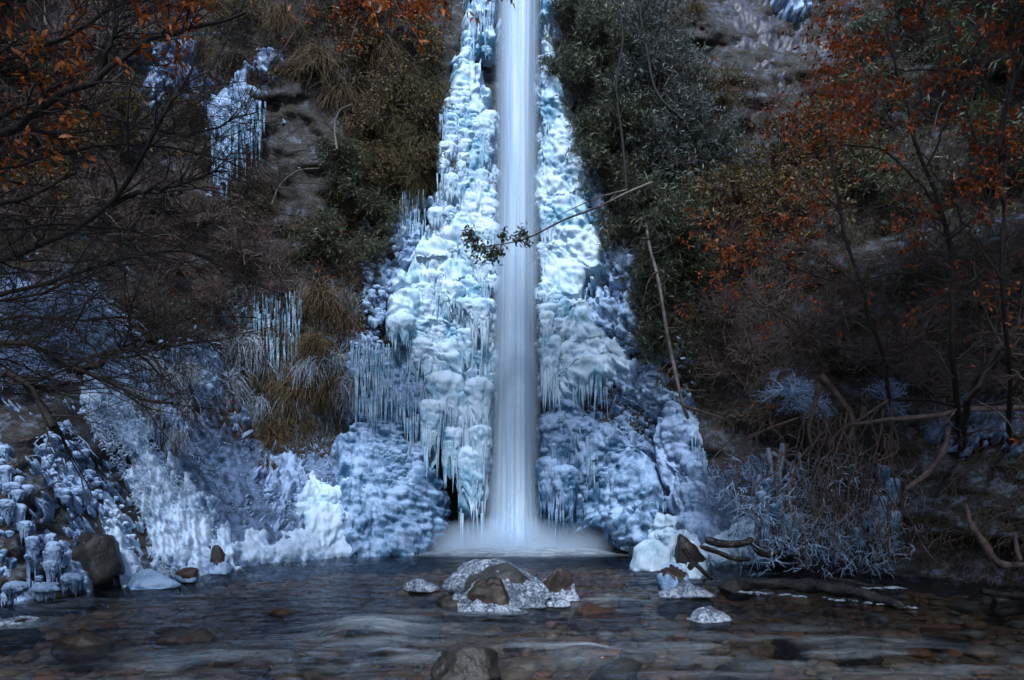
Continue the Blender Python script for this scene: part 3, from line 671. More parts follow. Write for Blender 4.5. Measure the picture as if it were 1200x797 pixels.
ice_thing('icicle_curtain', [(466, 230), (498, 225), (500, 280), (480, 305), (462, 300)], M_ICEB, 'short curtain of icicles below the fern clumps, near the top of the slope', 'icicle curtain', icl=[([(464, 222), (500, 222), (498, 270), (466, 275)], 90, 18, 48, .9, .3)], thick=.08, feather=9, cells=((9, .07),), seed=30, ragged=.8)
# frosty crusts
def crust(poly, n, label, seed, mat=M_FROST, group='frost crusts on the cliff', smin=4, smax=11, tw=160):
    V, F = ice_sheet(poly, thick=.10, feather=12, cells=((9, .10), (5, .06)), ragged=1.5, rag_scale=8, seed=seed, droop=.2, nblend=.9 if poly[0][0] < 210 else 0.); o0 = V.mean(0)
    root = empty('frost_crust', o0, label, 'frost', group); local(root, MB().add(V, F).build('ice_body', mat))
    b = MB(); p = pts_in(poly, n)
    keep = fbm(p[:, 0] / 12, p[:, 1] / 12, seed, 3, 6) > -.15
    for x, y in p[keep]:
        w = rng.uniform(smin, smax); b.add(*drape(x, y, w, w * rng.uniform(.6, 1.6), off=.10 + rng.uniform(0, .12), nt=10, na=14, taper=.35))
    P0 = W(*pts_in(poly, tw).T, .05); dr = norm(rng.normal(size=P0.shape) * [1, .5, .6] + [0, -.5, -.1]); L = rng.uniform(.08, .3, len(P0))
    P = np.stack([P0, P0 + dr * (L * .5)[:, None], P0 + (dr + [0, 0, -.3]) * L[:, None]], 1)
    b.add(*tubes(P, np.tile([.009, .010, .004], (len(P0), 1)), 4)); o = local(root, b.build('frost_tufts', mat)); o['kind'] = 'stuff'
    return root
crust([(430, 310), (455, 300), (480, 320), (470, 350), (445, 378), (428, 370)], 120, 'white frost crust on dark rock, uphill of the bulging ice shoulder', 41)
crust([(455, 245), (478, 270), (500, 290), (490, 325), (462, 318)], 80, 'thin frost crust beside the short icicle curtain', 42)
crust([(690, 190), (712, 260), (738, 300), (742, 330), (722, 345), (700, 320), (690, 260)], 180, 'feathery frost crust fringing the turquoise column at mid height', 43)
crust([(672, 335), (700, 345), (735, 350), (748, 380), (735, 405), (690, 385)], 80, 'broken frost crust over bare dark rock beside the turquoise column', 44)
crust([(700, 430), (750, 425), (785, 440), (782, 480), (750, 470), (722, 460)], 120, 'frosted moss clumps under the pale leaning trunk', 45)
crust([(690, 495), (730, 490), (760, 525), (740, 560), (705, 540)], 120, 'frost knobs on moss above the lobed ice apron', 46)
crust([(410, 395), (440, 385), (455, 420), (420, 440), (400, 430)], 80, 'frost crust above the dense icicle curtain', 47)
crust([(205, 395), (255, 400), (265, 460), (240, 475), (210, 450)], 110, 'pale frost on twigs above the frozen slope', 48, tw=300)
# frozen cascade high on the far wall
ice_thing('frozen_cascade', [(300, 60), (335, 62), (330, 90), (300, 105), (312, 118), (308, 160), (292, 178), (275, 200), (262, 245), (245, 240), (250, 180), (240, 140), (262, 105), (285, 90)], M_SNOW, 'frozen trickle of white icicles high on the brown cliff behind the bare branches', 'ice cascade',
    icl=[([(245, 120), (312, 118), (306, 160), (280, 190), (250, 200)], 170, 18, 55, 1.3, .3)], thick=.14, feather=9, cells=((12, .1), (6, .05)), ragged=.9, rag_scale=9, seed=50)
ice_thing('frozen_cascade', [(178, 60), (215, 40), (235, 60), (228, 95), (200, 100), (172, 130), (165, 110)], M_SNOW, 'patchy white ice on the cliff behind the thick bare branch', 'ice patch', thick=.05, feather=10, cells=((10, .1), (6, .05)), ragged=1.5, rag_scale=7, seed=51)
ice_thing('icicle_curtain', [(296, 350), (355, 345), (350, 400), (320, 410), (296, 440)], M_SNOW, 'faint grey icicles hanging above the frozen slope', 'icicle curtain', icl=[([(296, 340), (356, 340), (350, 400), (300, 400)], 120, 18, 60, 1.1, .25)], thick=.0, feather=10, cells=((9, .07),), ragged=1.2, rag_scale=7, seed=52)
# frozen slope and bank
sheet('frozen_slope', [(205, 500), (240, 495), (300, 520), (350, 530), (400, 525), (430, 560), (440, 675), (300, 690), (240, 690), (180, 680), (200, 580)], M_TALUS, 'grey blue slope of frozen spray and rubble between the bank and the ice aprons', 'frozen slope', thick=.06, feather=12, cells=(), ragged=.5, seed=60, nblend=.7, streak=0, fine=.012, billow=.075, broad=.5)
sheet('ice_shelf', [(225, 650), (260, 634), (330, 622), (400, 620), (440, 632), (446, 661), (400, 664), (320, 672), (250, 682), (215, 680)], M_BANK, 'smooth shelf of thick pale ice along the waterline', 'ice shelf', thick=.16, feather=20, cells=(), billow=.06, broad=1.6, nblend=.8, ragged=.3, streak=0, fine=0, seed=61)
ice_thing('ice_mound', [(345, 580), (356, 566), (378, 560), (402, 566), (422, 590), (436, 620), (430, 650), (395, 650), (356, 645), (345, 615)], M_ICE, 'rounded glossy ice mound with a frosted crest on the frozen slope', 'ice mound',
    drapes=[(356, 588, 20, 44, dict(off=.3)), (384, 574, 34, 44, dict(off=.35)), (410, 600, 30, 44, dict(off=.35))], thick=.2, feather=14, cells=(), billow=.09, broad=1.5, streak=0, seed=62)
crust([(310, 545), (345, 535), (355, 570), (335, 600), (312, 590)], 130, 'spiky frosted bush frozen on the slope beside the rounded mound', 63, mat=M_SNOW, group='frost crusts on the slope', tw=300)
LB1 = [(92, 455), (120, 432), (152, 440), (166, 485), (188, 528), (220, 570), (246, 606), (278, 652), (262, 682), (196, 694), (184, 670), (172, 622), (152, 575), (120, 520), (100, 490)]
ice_thing('frozen_bank', LB1, M_BANK, 'broad ribbed sheet of white ice flowing down the bank to the water', 'frozen bank', rnd=[(LB1, 160, 3, 7, (.9, 2.2), .16)], thick=.18, feather=14, cells=(), nblend=.9, seed=65, ragged=.7, streak=.05, fine=.014, billow=.11, broad=1.4, edge_noise=20)
ice_thing('frozen_bank', [(112, 570), (138, 580), (156, 620), (168, 670), (172, 690), (144, 696), (130, 660)], M_BANK, 'narrower fluted ice sheet next to the big black boulder', 'frozen bank', rnd=[([(112, 570), (138, 580), (156, 620), (168, 670), (172, 690), (144, 696), (130, 660)], 50, 3, 7, (.7, 1.3), .2)], thick=.2, feather=9, cells=(), nblend=.9, ragged=.3, billow=.06, broad=.6, streak=.02, seed=66)
ice_thing('frozen_bank', [(160, 410), (200, 400), (218, 440), (220, 500), (205, 535), (186, 500), (166, 450)], M_SNOW, 'hanging frosted grass and ice above the ribbed sheet', 'frozen bank', icl=[([(150, 400), (215, 400), (220, 500), (180, 510)], 160, 14, 45, 1.6, .35)], rnd=[([(150, 400), (205, 390), (222, 440), (224, 500), (200, 540)], 60, 3, 7, (1., 2.6), .25)], thick=-.03, feather=12, cells=((10, .12), (6, .05)), rag_scale=14, ragged=.9, nblend=.8, seed=67, mat2=M_SNOW)
crust([(50, 500), (85, 500), (110, 540), (120, 600), (80, 590), (55, 550)], 130, 'loose frost knobs over black rock on the bank', 68, mat=M_SNOW, group='frost crusts on the bank', smin=6, smax=12)
crust([(60, 340), (120, 345), (150, 385), (140, 430), (95, 440), (60, 410)], 160, 'tangle of frosted stems behind the low dark branches', 69, mat=M_SNOW, group='frost crusts on the bank', tw=500)
crust([(0, 330), (50, 340), (60, 400), (40, 450), (0, 450)], 60, 'frosted stems at the frame edge behind the branches', 70, mat=M_SNOW, group='frost crusts on the bank', tw=400)
ice_thing('frozen_bank', [(-30, 500), (10, 505), (30, 560), (50, 600), (80, 650), (112, 690), (90, 735), (-30, 740)], M_SNOW, 'heap of iced roots and frozen knobs at the frame edge above the stream', 'frozen bank', drapes=[(16, 565, 15, 24, dict(off=.4)), (6, 545, 17, 28, dict(off=.4)), (22, 590, 16, 30, dict(off=.4)), (4, 522, 14, 20, dict(off=.4)), (8, 585, 18, 26, dict(off=.45)), (30, 610, 14, 26, dict(off=.45)), (62, 640, 18, 50, dict(off=.5)), (38, 628, 15, 62, dict(off=.5)), (84, 672, 26, 24, dict(off=.5)), (54, 684, 28, 16, dict(off=.55)), (18, 682, 26, 18, dict(off=.55))],
    rnd=[([(-10, 520), (15, 530), (60, 620), (90, 690), (0, 695)], 34, 7, 17, (.7, 1.4), .34)], thick=.0, feather=12, cells=(), billow=.2, broad=1.3, streak=0, ragged=2.0, rag_scale=18, nblend=.8, seed=72)
# pale pillar and spray ice under the leaning trunk
ice_thing('ice_pillar', [(785, 490), (800, 480), (820, 520), (838, 560), (850, 600), (862, 640), (830, 650), (800, 630), (785, 580), (776, 540)], M_SNOW, 'tapering pillar of pale ice under the leaning trunk', 'ice pillar',
    drapes=[(800, 498, 30, 110, dict(off=.5)), (815, 540, 30, 90, dict(off=.5)), (795, 530, 24, 90, dict(off=.5))], icl=[([(780, 500), (820, 500), (845, 600), (790, 600)], 80, 15, 50, 1.3, .4)], thick=.3, feather=12, cells=((12, .12), (6, .05)), asp=2.4, seed=75)
ice_thing('iced_bank_toe', [(745, 640), (770, 615), (810, 605), (850, 610), (900, 620), (900, 665), (850, 668), (760, 668)], M_ICE, 'ice lumps and frosted spray heaped at the toe of the bank by the pool', 'ice lumps', rnd=[([(755, 625), (800, 610), (850, 630), (850, 660), (760, 660)], 60, 9, 22, (.7, 1.3), .4)], thick=.2, feather=14, cells=((18, .14), (8, .07)), ragged=1., seed=77)

# ------------------------------------------------------------------ plants on the cliff
def strands(P0, dr, L, r, droop, k=5, sides=3, wob=.25):
    n = len(P0); d = norm(dr); out = [P0]
    for s in range(k - 1):
        d = norm(d + rng.normal(size=(n, 3)) * wob + np.array([0, 0, -1.]) * np.asarray(droop).reshape(-1, 1))
        out.append(out[-1] + d * (np.asarray(L) / (k - 1)).reshape(-1, 1))
    P = np.stack(out, 1); R = np.asarray(r).reshape(-1, 1) * np.linspace(1, .3, k)[None] * np.ones((n, 1))
    return tubes(P, R, sides)

def grass_mb(n=150, L=1., droop=.55, r=.011):
    P0 = rng.normal(size=(n, 3)) * [.16, .06, .10]; dr = rng.normal(size=(n, 3)) * [.8, .35, .45] + [0, -.5, .35]
    return MB().add(*strands(P0, dr, L * rng.uniform(.5, 1.1, n), r * rng.uniform(.6, 1.3, n), droop, 6))

def shrub_parts(n1=16, n2=7, n3=3, lf=0, L=1., leafL=.09, leafW=.035, up=.35, out=-.7, r=.02, wob=.22, droop=0):
    th = rng.normal(size=(n1, 3)) * [.9, .45, .75] + [0, out, up]; d = norm(th); k = 7; pts = [rng.normal(size=(n1, 3)) * .05]
    for s in range(k - 1):
        d = norm(d + rng.normal(size=d.shape) * wob + [0, 0, -droop]); pts.append(pts[-1] + d * (L * rng.uniform(.6, 1.1, n1) / (k - 1))[:, None])
    P1 = np.stack(pts, 1); R1 = r * np.linspace(1, .35, k)[None] * rng.uniform(.6, 1.2, n1)[:, None]
    P2, R2 = spawn(P1, R1, n2, L * .5, 1.0, .8, (0, -.05, .1 - droop), wob, r_ratio=.6, rmin=.004)
    st = MB().add(*tubes(P1, R1, 4)).add(*tubes(P2, R2, 3)); last = P2
    if n3:
        P3, R3 = spawn(P2, R2, n3, L * .26, 1.0, .7, (0, 0, -droop), wob, k=4, r_ratio=.7, rmin=.003); st.add(*tubes(P3, R3, 3)); last = P3
    if not lf: return st, None
    m, K, _ = last.shape; idx = np.repeat(np.arange(m), lf); t = rng.uniform(.2, 1, len(idx)) * (K - 1); i = np.clip(t.astype(int), 0, K - 2); f = (t - i)[:, None]
    C = last[idx, i] * (1 - f) + last[idx, i + 1] * f; tan = norm(last[idx, i + 1] - last[idx, i])
    D_ = norm(tan * .7 + rng.normal(size=C.shape) * .7 + [0, -.1, -.1]); N_ = norm(rng.normal(size=C.shape) * .8 + [0, -.3, .8])
    return st, MB().add(*leaves(C, D_, N_, leafL * rng.uniform(.6, 1.3, len(C)), leafW * rng.uniform(.7, 1.2, len(C))))

def proto_grass(mat, **kw):
    ms = grass_mb(**kw)
    return lambda: ms.build('grass_tuft', mat)
PROT = {}
def add_proto(kind, name, parts):
    """parts: list of (part name, MB, material); the first use keeps the source, later uses copy it"""
    PROT.setdefault(kind, []).append([name, parts, None])
def place(kind, px, py, size, off=.1, label=None, cat=None, group=None, depth=None, tilt=.35):
    i = int(rng.integers(len(PROT[kind]))); pr = PROT[kind][i]
    if pr[2] is None:
        if len(pr[1]) == 1: root = pr[1][0][1].build(pr[0], pr[1][0][2])
        else:
            root = empty(pr[0])
            for pn, m_, mt in pr[1]: m_.build(pn, mt, root)
        pr[2] = root
    else: root = copy_tree(pr[2])
    d = (float(Dcliff(px, py)) if depth is None else depth) - off
    root.location = tuple(float(c) for c in at(px, py, d)); s = size * d / F_PX
    root.scale = (s * rng.uniform(.85, 1.15) * (1 if rng.random() < .5 else 1), s * .9, s * rng.uniform(.85, 1.15))
    root.rotation_euler = (rng.uniform(-tilt, tilt) * .6, rng.uniform(-tilt, tilt), rng.uniform(-.5, .5))
    return tag(root, label, cat, group)

for i in range(3):
    add_proto('dry', 'grass_tuft', [('grass', grass_mb(230, 1., .5, .011), M_GRASS)])
    add_proto('olivegrass', 'grass_tuft', [('grass', grass_mb(230, 1., .42, .011), M_GRASSG)])
    add_proto('frostgrass', 'frosted_grass_tuft', [('grass', grass_mb(170, 1., .75, .016), M_GREY)])
    a, b = shrub_parts(18, 8, 3, 0, r=.02, wob=.3); add_proto('bare', 'bare_shrub', [('stems', a, M_TWIG)])
    a, b = shrub_parts(16, 8, 4, 5, leafL=.13, leafW=.022, droop=.05); add_proto('ever', 'evergreen_shrub', [('stems', a, M_TWIG), ('foliage', b, M_LEAFG)])
    a, b = shrub_parts(16, 8, 4, 5, leafL=.12, leafW=.02, droop=.05); add_proto('blue', 'evergreen_shrub', [('stems', a, M_TWIG), ('foliage', b, M_LEAFB)])
    a, b = shrub_parts(16, 8, 3, 5, leafL=.09, leafW=.04, droop=.08); add_proto('olive', 'olive_shrub', [('stems', a, M_TWIG), ('foliage', b, M_LEAFO)])
    a, b = shrub_parts(12, 6, 3, 3, leafL=.12, leafW=.06); add_proto('rust', 'rusty_leaved_shrub', [('stems', a, M_TWIGR), ('foliage', b, M_RUST)])
    a, b = shrub_parts(18, 8, 4, 0, r=.03, wob=.3); add_proto('frosty', 'frosted_shrub', [('stems', a, M_SNOW)])

ORD = ['topmost', 'second from the top', 'third from the top', 'fourth from the top', 'fifth from the top', 'sixth from the top', 'seventh from the top', 'eighth from the top', 'ninth from the top', 'tenth from the top']
def patch(kind, spots, desc, cat, group=None, off=.1, depth=None):
    """spots: (px, py, size in photo pixels); labels count from the top of the patch"""
    spots = sorted(spots, key=lambda s: s[1])
    for i, (x, y, s) in enumerate(spots):
        lab = desc if len(spots) == 1 else f'{desc}, ' + (ORD[i] if i < len(spots) - 1 else 'lowest')
        place(kind, x, y, s, off, lab, cat, group or ('plants: ' + desc), depth)

patch('ever', [(668, 40, 52), (655, 95, 34), (690, 110, 56), (676, 160, 40), (712, 60, 60), (720, 150, 60), (708, 205, 48)], 'dark evergreen shrub beside the turquoise column', 'shrub', off=.4)
patch('blue', [(750, 40, 60), (770, 100, 60), (745, 120, 55), (795, 120, 40), (800, 160, 50), (830, 190, 60), (765, 190, 55)], 'blue green shrub along the shaded gully edge', 'shrub', off=.4)
patch('ever', [(735, 235, 55), (770, 270, 60), (720, 280, 40), (810, 290, 60), (780, 330, 55), (835, 340, 50), (745, 350, 40), (770, 400, 50)], 'dark evergreen bush around the pale leaning trunk', 'bush', off=.3)
patch('olive', [(800, 235, 50), (860, 240, 55), (850, 290, 50), (900, 200, 60), (960, 160, 50), (985, 190, 60), (930, 250, 60)], 'olive brown shrub on the shaded wall behind the orange leaves', 'shrub', off=.2)
patch('ever', [(1000, 60, 50), (1010, 130, 60), (1060, 40, 70), (1110, 110, 70), (1030, 230, 60), (1170, 60, 80), (1160, 200, 80)], 'dark shrub deep in the shade behind the orange trees', 'shrub', off=.2)
patch('dry', [(815, 8, 20), (845, 110, 30), (850, 200, 40), (880, 235, 40), (840, 240, 34)], 'dry tan grass tuft on the shaded wall', 'grass tuft')
patch('bare', [(850, 370, 60), (900, 360, 60), (880, 420, 60), (940, 400, 70), (990, 370, 70), (850, 440, 50), (1010, 430, 70), (930, 450, 50), (1060, 400, 70)], 'bare tangled twiggy shrub above the exposed roots', 'bare shrub', off=.4)
patch('bare', [(1090, 300, 80), (1150, 330, 80), (1190, 400, 80), (1080, 450, 60), (1160, 450, 60)], 'bare dark shrub on the steep bank among the orange trees', 'bare shrub', off=.5)
patch('olive', [(412, 60, 36), (455, 95, 40), (492, 62, 36), (500, 135, 36), (505, 190, 30), (430, 140, 36), (445, 205, 36)], 'olive shrub crowding the edge of the white ice column', 'shrub', off=.3)
patch('ever', [(420, 240, 46), (395, 190, 40), (450, 260, 36), (385, 280, 44), (430, 300, 36)], 'dark green shrub on the cliff below the olive ones', 'shrub', off=.2)
patch('rust', [(430, 12, 40), (475, 25, 40), (505, 20, 30), (400, 30, 22)], 'rusty leaved shrub along the upper cliff', 'shrub', off=.3)
patch('dry', [(330, 20, 44), (370, 70, 46), (400, 110, 42), (420, 150, 40), (470, 150, 40), (450, 60, 44), (490, 200, 36)], 'dry tawny grass tuft hanging on the upper cliff', 'grass tuft')
patch('olivegrass', [(480, 100, 44), (512, 105, 38), (440, 180, 50), (472, 190, 50), (500, 165, 44), (410, 220, 46), (480, 235, 40), (455, 140, 46), (500, 215, 40)], 'long drooping olive grass tuft near the ice column', 'grass tuft')
patch('dry', [(330, 390, 46), (370, 400, 46), (400, 370, 40), (310, 440, 46), (350, 450, 50), (385, 450, 46), (345, 490, 44), (316, 505, 44), (375, 345, 40)], 'withered grass hanging under the overhang above the frozen slope', 'grass tuft')
patch('frostgrass', [(290, 400, 46), (330, 420, 46), (365, 425, 44), (300, 470, 40), (340, 470, 46), (395, 420, 40), (415, 450, 40), (270, 440, 44)], 'frost whitened grass above the frozen slope', 'grass tuft')
patch('frostgrass', [(165, 420, 46), (190, 440, 44), (210, 470, 44), (180, 480, 40), (205, 510, 36), (160, 460, 40), (215, 430, 40)], 'frost whitened grass curtain above the ribbed ice sheet', 'grass tuft', off=.4)
patch('bare', [(200, 230, 60), (250, 260, 56), (160, 280, 60), (290, 300, 56), (210, 320, 60), (330, 330, 46), (120, 240, 64), (260, 350, 50), (170, 350, 50)], 'bare purplish shrub on the cliff behind the low branches', 'bare shrub', off=.4)
patch('bare', [(60, 60, 80), (120, 30, 70), (40, 160, 80), (110, 130, 70), (30, 260, 70), (200, 20, 60)], 'bare brown shrub on the steep wall near the frame edge', 'bare shrub', off=.4)
patch('olive', [(30, 90, 60), (90, 170, 60), (150, 150, 50), (60, 230, 60), (280, 20, 40), (230, 130, 30)], 'olive leaved shrub on the steep wall behind the thick branch', 'shrub', off=.2)
patch('frosty', [(30, 360, 50), (70, 390, 50), (110, 400, 46), (90, 350, 40), (130, 440, 40), (20, 430, 46)], 'ice coated shrub behind the low dark branches', 'frosted shrub', off=.5)
patch('frosty', [(840, 600, 40), (865, 620, 44), (850, 575, 36), (890, 640, 36), (820, 560, 34), (880, 560, 40)], 'ice coated bush beside the pale ice pillar', 'frosted shrub', off=.4)
patch('frosty', [(925, 460, 40), (950, 480, 36), (1040, 470, 36)], 'ice coated twigs standing above the dark hollow', 'frosted shrub', off=.8)
patch('frosty', [(760, 450, 30), (772, 475, 24), (745, 440, 22), (735, 310, 26), (725, 370, 18), (640, 30, 10)], 'small frosted plant clinging beside the leaning trunk', 'frosted plant', off=.2)
patch('dry', [(316, 545, 34), (320, 520, 36)], 'clump of straw coloured grass where the cliff meets the slope', 'grass tuft', off=.15)

ICE_POLYS = [LP, RP, BP, AP, [(812, 6), (850, -10), (900, 14), (960, 30), (968, 70), (930, 92), (890, 96), (850, 70), (822, 50)], [(305, 95), (375, 92), (405, 180), (380, 255), (335, 250), (312, 180)]]
def cover(name, poly, n, mat, label, L=(.15, .5), r=.006, droop=.4, thr=.0, sc=40, seed=0, k=5, lift=-.02):
    p = pts_in(poly, n); v = fbm(p[:, 0] / sc, p[:, 1] / sc, seed, 4, seed + 7, .65); p = p[v > thr]
    for q in ICE_POLYS: p = p[sdf(p[:, 0], p[:, 1], q) < -2]
    P0 = W(p[:, 0], p[:, 1], lift); n = len(P0)
    dr = rng.normal(size=(n, 3)) * [.8, .4, .6] + [0, -.6, .2]
    o = MB().add(*strands(P0, dr, rng.uniform(*L, n), r * rng.uniform(.6, 1.4, n), droop, k)).build(name, mat)
    return tag(o, label, 'undergrowth', kind='stuff')
CL = [(-60, -60), (540, -60), (520, 90), (510, 200), (470, 300), (430, 370), (410, 420), (400, 520), (300, 525), (200, 500), (150, 400), (-60, 340)]
CR = [(645, -60), (1280, -60), (1280, 520), (1060, 500), (900, 500), (800, 480), (770, 440), (740, 360), (740, 300), (700, 220), (660, 80)]
cover('undergrowth', CL, 26000, M_GRASS, 'dry brown grass and stems matted over the cliff behind the bare branches', thr=.05, seed=1)
cover('undergrowth', CL, 26000, M_TWIG, 'fine dark twigs matted over the cliff behind the bare branches', L=(.2, .7), thr=-.1, droop=.15, seed=2, r=.005)
cover('undergrowth', CL, 16000, M_GRASSG, 'olive moss and grass over the cliff behind the bare branches', thr=.15, seed=3)
cover('undergrowth', CR, 22000, M_GRASSG, 'olive grass and moss over the wall behind the orange trees', thr=.05, seed=4)
cover('undergrowth', CR, 30000, M_TWIG, 'fine dark twigs matted over the wall behind the orange trees', L=(.2, .7), thr=-.1, droop=.15, seed=5, r=.005)
cover('undergrowth', CR, 14000, M_GRASS, 'dry grass over the wall behind the orange trees', thr=.15, seed=6)
cover('undergrowth', CL, 5000, M_PALE, 'pale dead stems caught on the cliff behind the bare branches', L=(.2, .8), thr=.0, droop=.1, seed=21, r=.004)
cover('undergrowth', CR, 6000, M_PALE, 'pale dead stems caught on the wall behind the orange trees', L=(.2, .8), thr=.0, droop=.1, seed=22, r=.004)
cover('undergrowth', [(270, 330), (420, 330), (430, 420), (400, 520), (300, 520), (230, 480)], 9000, M_GREY, 'frosted stems hanging over the brown overhang', L=(.15, .5), droop=.9, thr=.0, seed=7, r=.007, sc=18)
cover('frost', LB1, 5000, M_BANK, 'feathery frost on the ribbed white sheet of the bank', L=(.03, .09), droop=.3, thr=-.3, seed=9, r=.007, sc=10, lift=.25)
cover('frost', [(205, 500), (300, 520), (400, 525), (430, 560), (420, 620), (300, 620), (230, 640), (200, 580)], 3500, M_FROST, 'frost crumbs over the grey blue slope', L=(.03, .10), droop=.1, thr=-.1, seed=10, r=.010, sc=10, lift=.10)
cover('frost', [(-20, 340), (60, 335), (150, 360), (150, 430), (60, 450), (-20, 450)], 3500, M_SNOW, 'frosted stems and needles under the low dark branches', L=(.15, .5), droop=.25, thr=-.1, seed=11, r=.010, sc=20, lift=.1)
cover('undergrowth', [(700, 420), (790, 430), (800, 500), (770, 560), (700, 520)], 2500, M_FROST, 'frost fringe on the moss above the lobed apron', L=(.06, .2), droop=.3, thr=.0, seed=8, r=.009, sc=14)

def leafstuff(poly, n, mat, label, L, Wd, thr, sc, seed):
    p = pts_in(poly, n); v = fbm(p[:, 0] / sc, p[:, 1] / sc, seed, 4, seed + 7, .65); p = p[v > thr]
    for q in ICE_POLYS: p = p[sdf(p[:, 0], p[:, 1], q) < -3]
    P0 = at(p[:, 0], p[:, 1], Dcliff(p[:, 0], p[:, 1]) - rng.uniform(.02, .3, len(p))); n = len(P0)
    o = MB().add(*leaves(P0, rng.normal(size=(n, 3)) + [0, -.3, -.3], rng.normal(size=(n, 3)) * .6 + [0, -.5, .6], L * rng.uniform(.6, 1.4, n), Wd)).build('leaf_cover', mat)
    tag(o, label, 'foliage', kind='stuff')
leafstuff(CL, 22000, M_LEAFG, 'small dark leaves of creepers on the cliff behind the bare branches', .07, .03, .1, 50, 31)
leafstuff(CR, 30000, M_LEAFG, 'small dark leaves of creepers on the wall behind the orange trees', .07, .03, .0, 50, 32)
leafstuff(CL, 9000, M_RUST, 'withered rusty leaves caught on the cliff behind the bare branches', .06, .03, .3, 30, 33)
leafstuff(CR, 9000, M_RUST, 'withered rusty leaves caught on the wall behind the orange trees', .06, .03, .3, 30, 34)

SLAB = m_plain('violet_slab', (.032, .033, .046), (.075, .075, .10), 2.2, .5, 0, .6)
SLABP = [(812, 6), (850, -10), (900, 14), (960, 30), (968, 70), (930, 92), (890, 96), (850, 70), (822, 50)]
sheet('rock_slab', SLABP, SLAB, 'smooth violet grey rock slab at the top of the shaded wall', 'rock slab', thick=.15, feather=30, cells=(), ragged=1.3, edge_noise=16, seed=90, billow=.015, broad=2.0, streak=.0, nblend=.9, fine=.002, droop=0)
sheet('ice_patch', [(925, -10), (955, -5), (950, 25), (920, 30), (905, 10)], M_SNOW, 'small bluish ice patch over the smooth violet slab', 'ice patch', thick=.35, feather=12, cells=((9, .05),), ragged=.9, rag_scale=8, seed=91)
# ------------------------------------------------------------------ trees
def path(pts, d, k=12):
    pts = np.asarray(pts, float); dd = np.asarray(d, float) * np.ones(len(pts)); return resample(at(pts[:, 0], pts[:, 1], dd), k)
def rad(r0, r1, d, k=12): return np.linspace(r0, r1, k) * d / F_PX

def twig_leaves(P, per, L, Wd, droop=.3, t0=.3):
    m, K, _ = P.shape; idx = np.repeat(np.arange(m), per); t = rng.uniform(t0, 1, len(idx)) * (K - 1); i = np.clip(t.astype(int), 0, K - 2); f = (t - i)[:, None]
    C = P[idx, i] * (1 - f) + P[idx, i + 1] * f; tan = norm(P[idx, i + 1] - P[idx, i])
    return leaves(C, norm(tan * .6 + rng.normal(size=C.shape) * .6 + [0, 0, -droop]), norm(rng.normal(size=C.shape) * .55 + [0, -.35, .8]), L * rng.uniform(.6, 1.3, len(C)), Wd * rng.uniform(.7, 1.2, len(C)))

# bare tree whose trunk stands just outside the frame
lt = empty('bare_tree', (-5.3, 4.6, 0), 'bare dark tree reaching over the frozen bank, with a few orange leaves on top', 'tree')
trunk = resample([(-5.3, 4.6, -.3), (-5.2, 4.6, 1.2), (-5.35, 4.7, 2.8), (-5.1, 4.8, 4.4), (-4.8, 4.9, 6.5), (-4.3, 4.6, 8.6)], 30)
local(lt, MB().add(*tubes(trunk[None], np.linspace(.17, .06, 30)[None], 12, .25)).build('trunk', M_BARK))
LB = [([(0, 158), (60, 118), (115, 92), (150, 62), (215, 36), (292, 18)], 4.9, 3.6, .8), ([(0, 238), (40, 226), (62, 213), (88, 200)], 4.6, 3.4, 1.), ([(0, 305), (60, 282), (130, 238), (178, 160), (210, 105), (228, 66)], 4.6, 3.2, .8),
      ([(130, 238), (170, 225), (218, 214), (260, 200)], 4.7, 1.8, .6), ([(0, 345), (60, 332), (108, 314), (160, 300), (205, 292), (250, 305)], 4.4, 2.6, .7), ([(0, 402), (34, 404), (80, 430), (130, 450), (160, 466), (203, 472)], 4.1, 3.2, .9),
      ([(80, 434), (110, 430), (132, 414), (175, 406), (222, 402), (256, 400)], 4.1, 2.4, .6), ([(0, 375), (50, 372), (100, 376), (150, 372), (200, 380), (250, 368), (300, 372)], 4.3, 1.8, .5), ([(0, 437), (44, 466), (62, 498), (72, 505)], 3.9, 3.4, 2.0),
      ([(0, 352), (60, 340), (88, 326), (105, 350), (80, 392)], 4.2, 1.9, .6), ([(0, 385), (40, 395), (82, 412), (150, 420)], 4.2, 1.4, .5), ([(0, 70), (60, 50), (120, 20), (160, -20)], 5.0, 2.4, .8), ([(0, 200), (70, 180), (140, 170), (220, 175), (290, 200)], 5.2, 1.5, .5),
      ([(60, 118), (110, 130), (170, 150), (230, 155), (300, 130)], 4.9, 1.5, .4), ([(115, 92), (128, 60), (140, 20), (150, -20)], 4.9, 1.6, .6), ([(0, 270), (80, 262), (150, 270), (230, 300), (330, 345)], 4.9, 1.5, .4)]
allP, allR = [], []
for i, (pts, d, r0, r1) in enumerate(LB):
    q = at([p[0] for p in pts], [p[1] for p in pts], d + rng.uniform(-.15, .15, len(pts)))
    if pts[0][0] <= 0:
        j = np.argmin(np.abs(trunk[:, 2] - (q[0, 2] - .25))); mid = (trunk[j] + q[0]) / 2 + [0, 0, -.05]; q = np.vstack([[trunk[j]], [mid], q])
    P = resample(q, 22); P = P + rng.normal(size=P.shape) * .008; R = np.linspace(r0 * 1.9, r1 * 1.7, 22) * d / F_PX
    local(lt, MB().add(*tubes(P[None], R[None], 8, .25)).build('branch', M_BARK)); allP.append(P); allR.append(R)
P0, R0 = np.array(allP), np.array(allR)
P1, R1 = spawn(P0, R0, 24, .85, .8, 1.0, (.25, 0, .12), .16, k=9, tmin=.25, r_ratio=.45, rmin=.003)
P2, R2 = spawn(P1, R1, 5, .42, .9, .9, (.1, 0, .05), .2, k=7, r_ratio=.6, rmin=.0018)
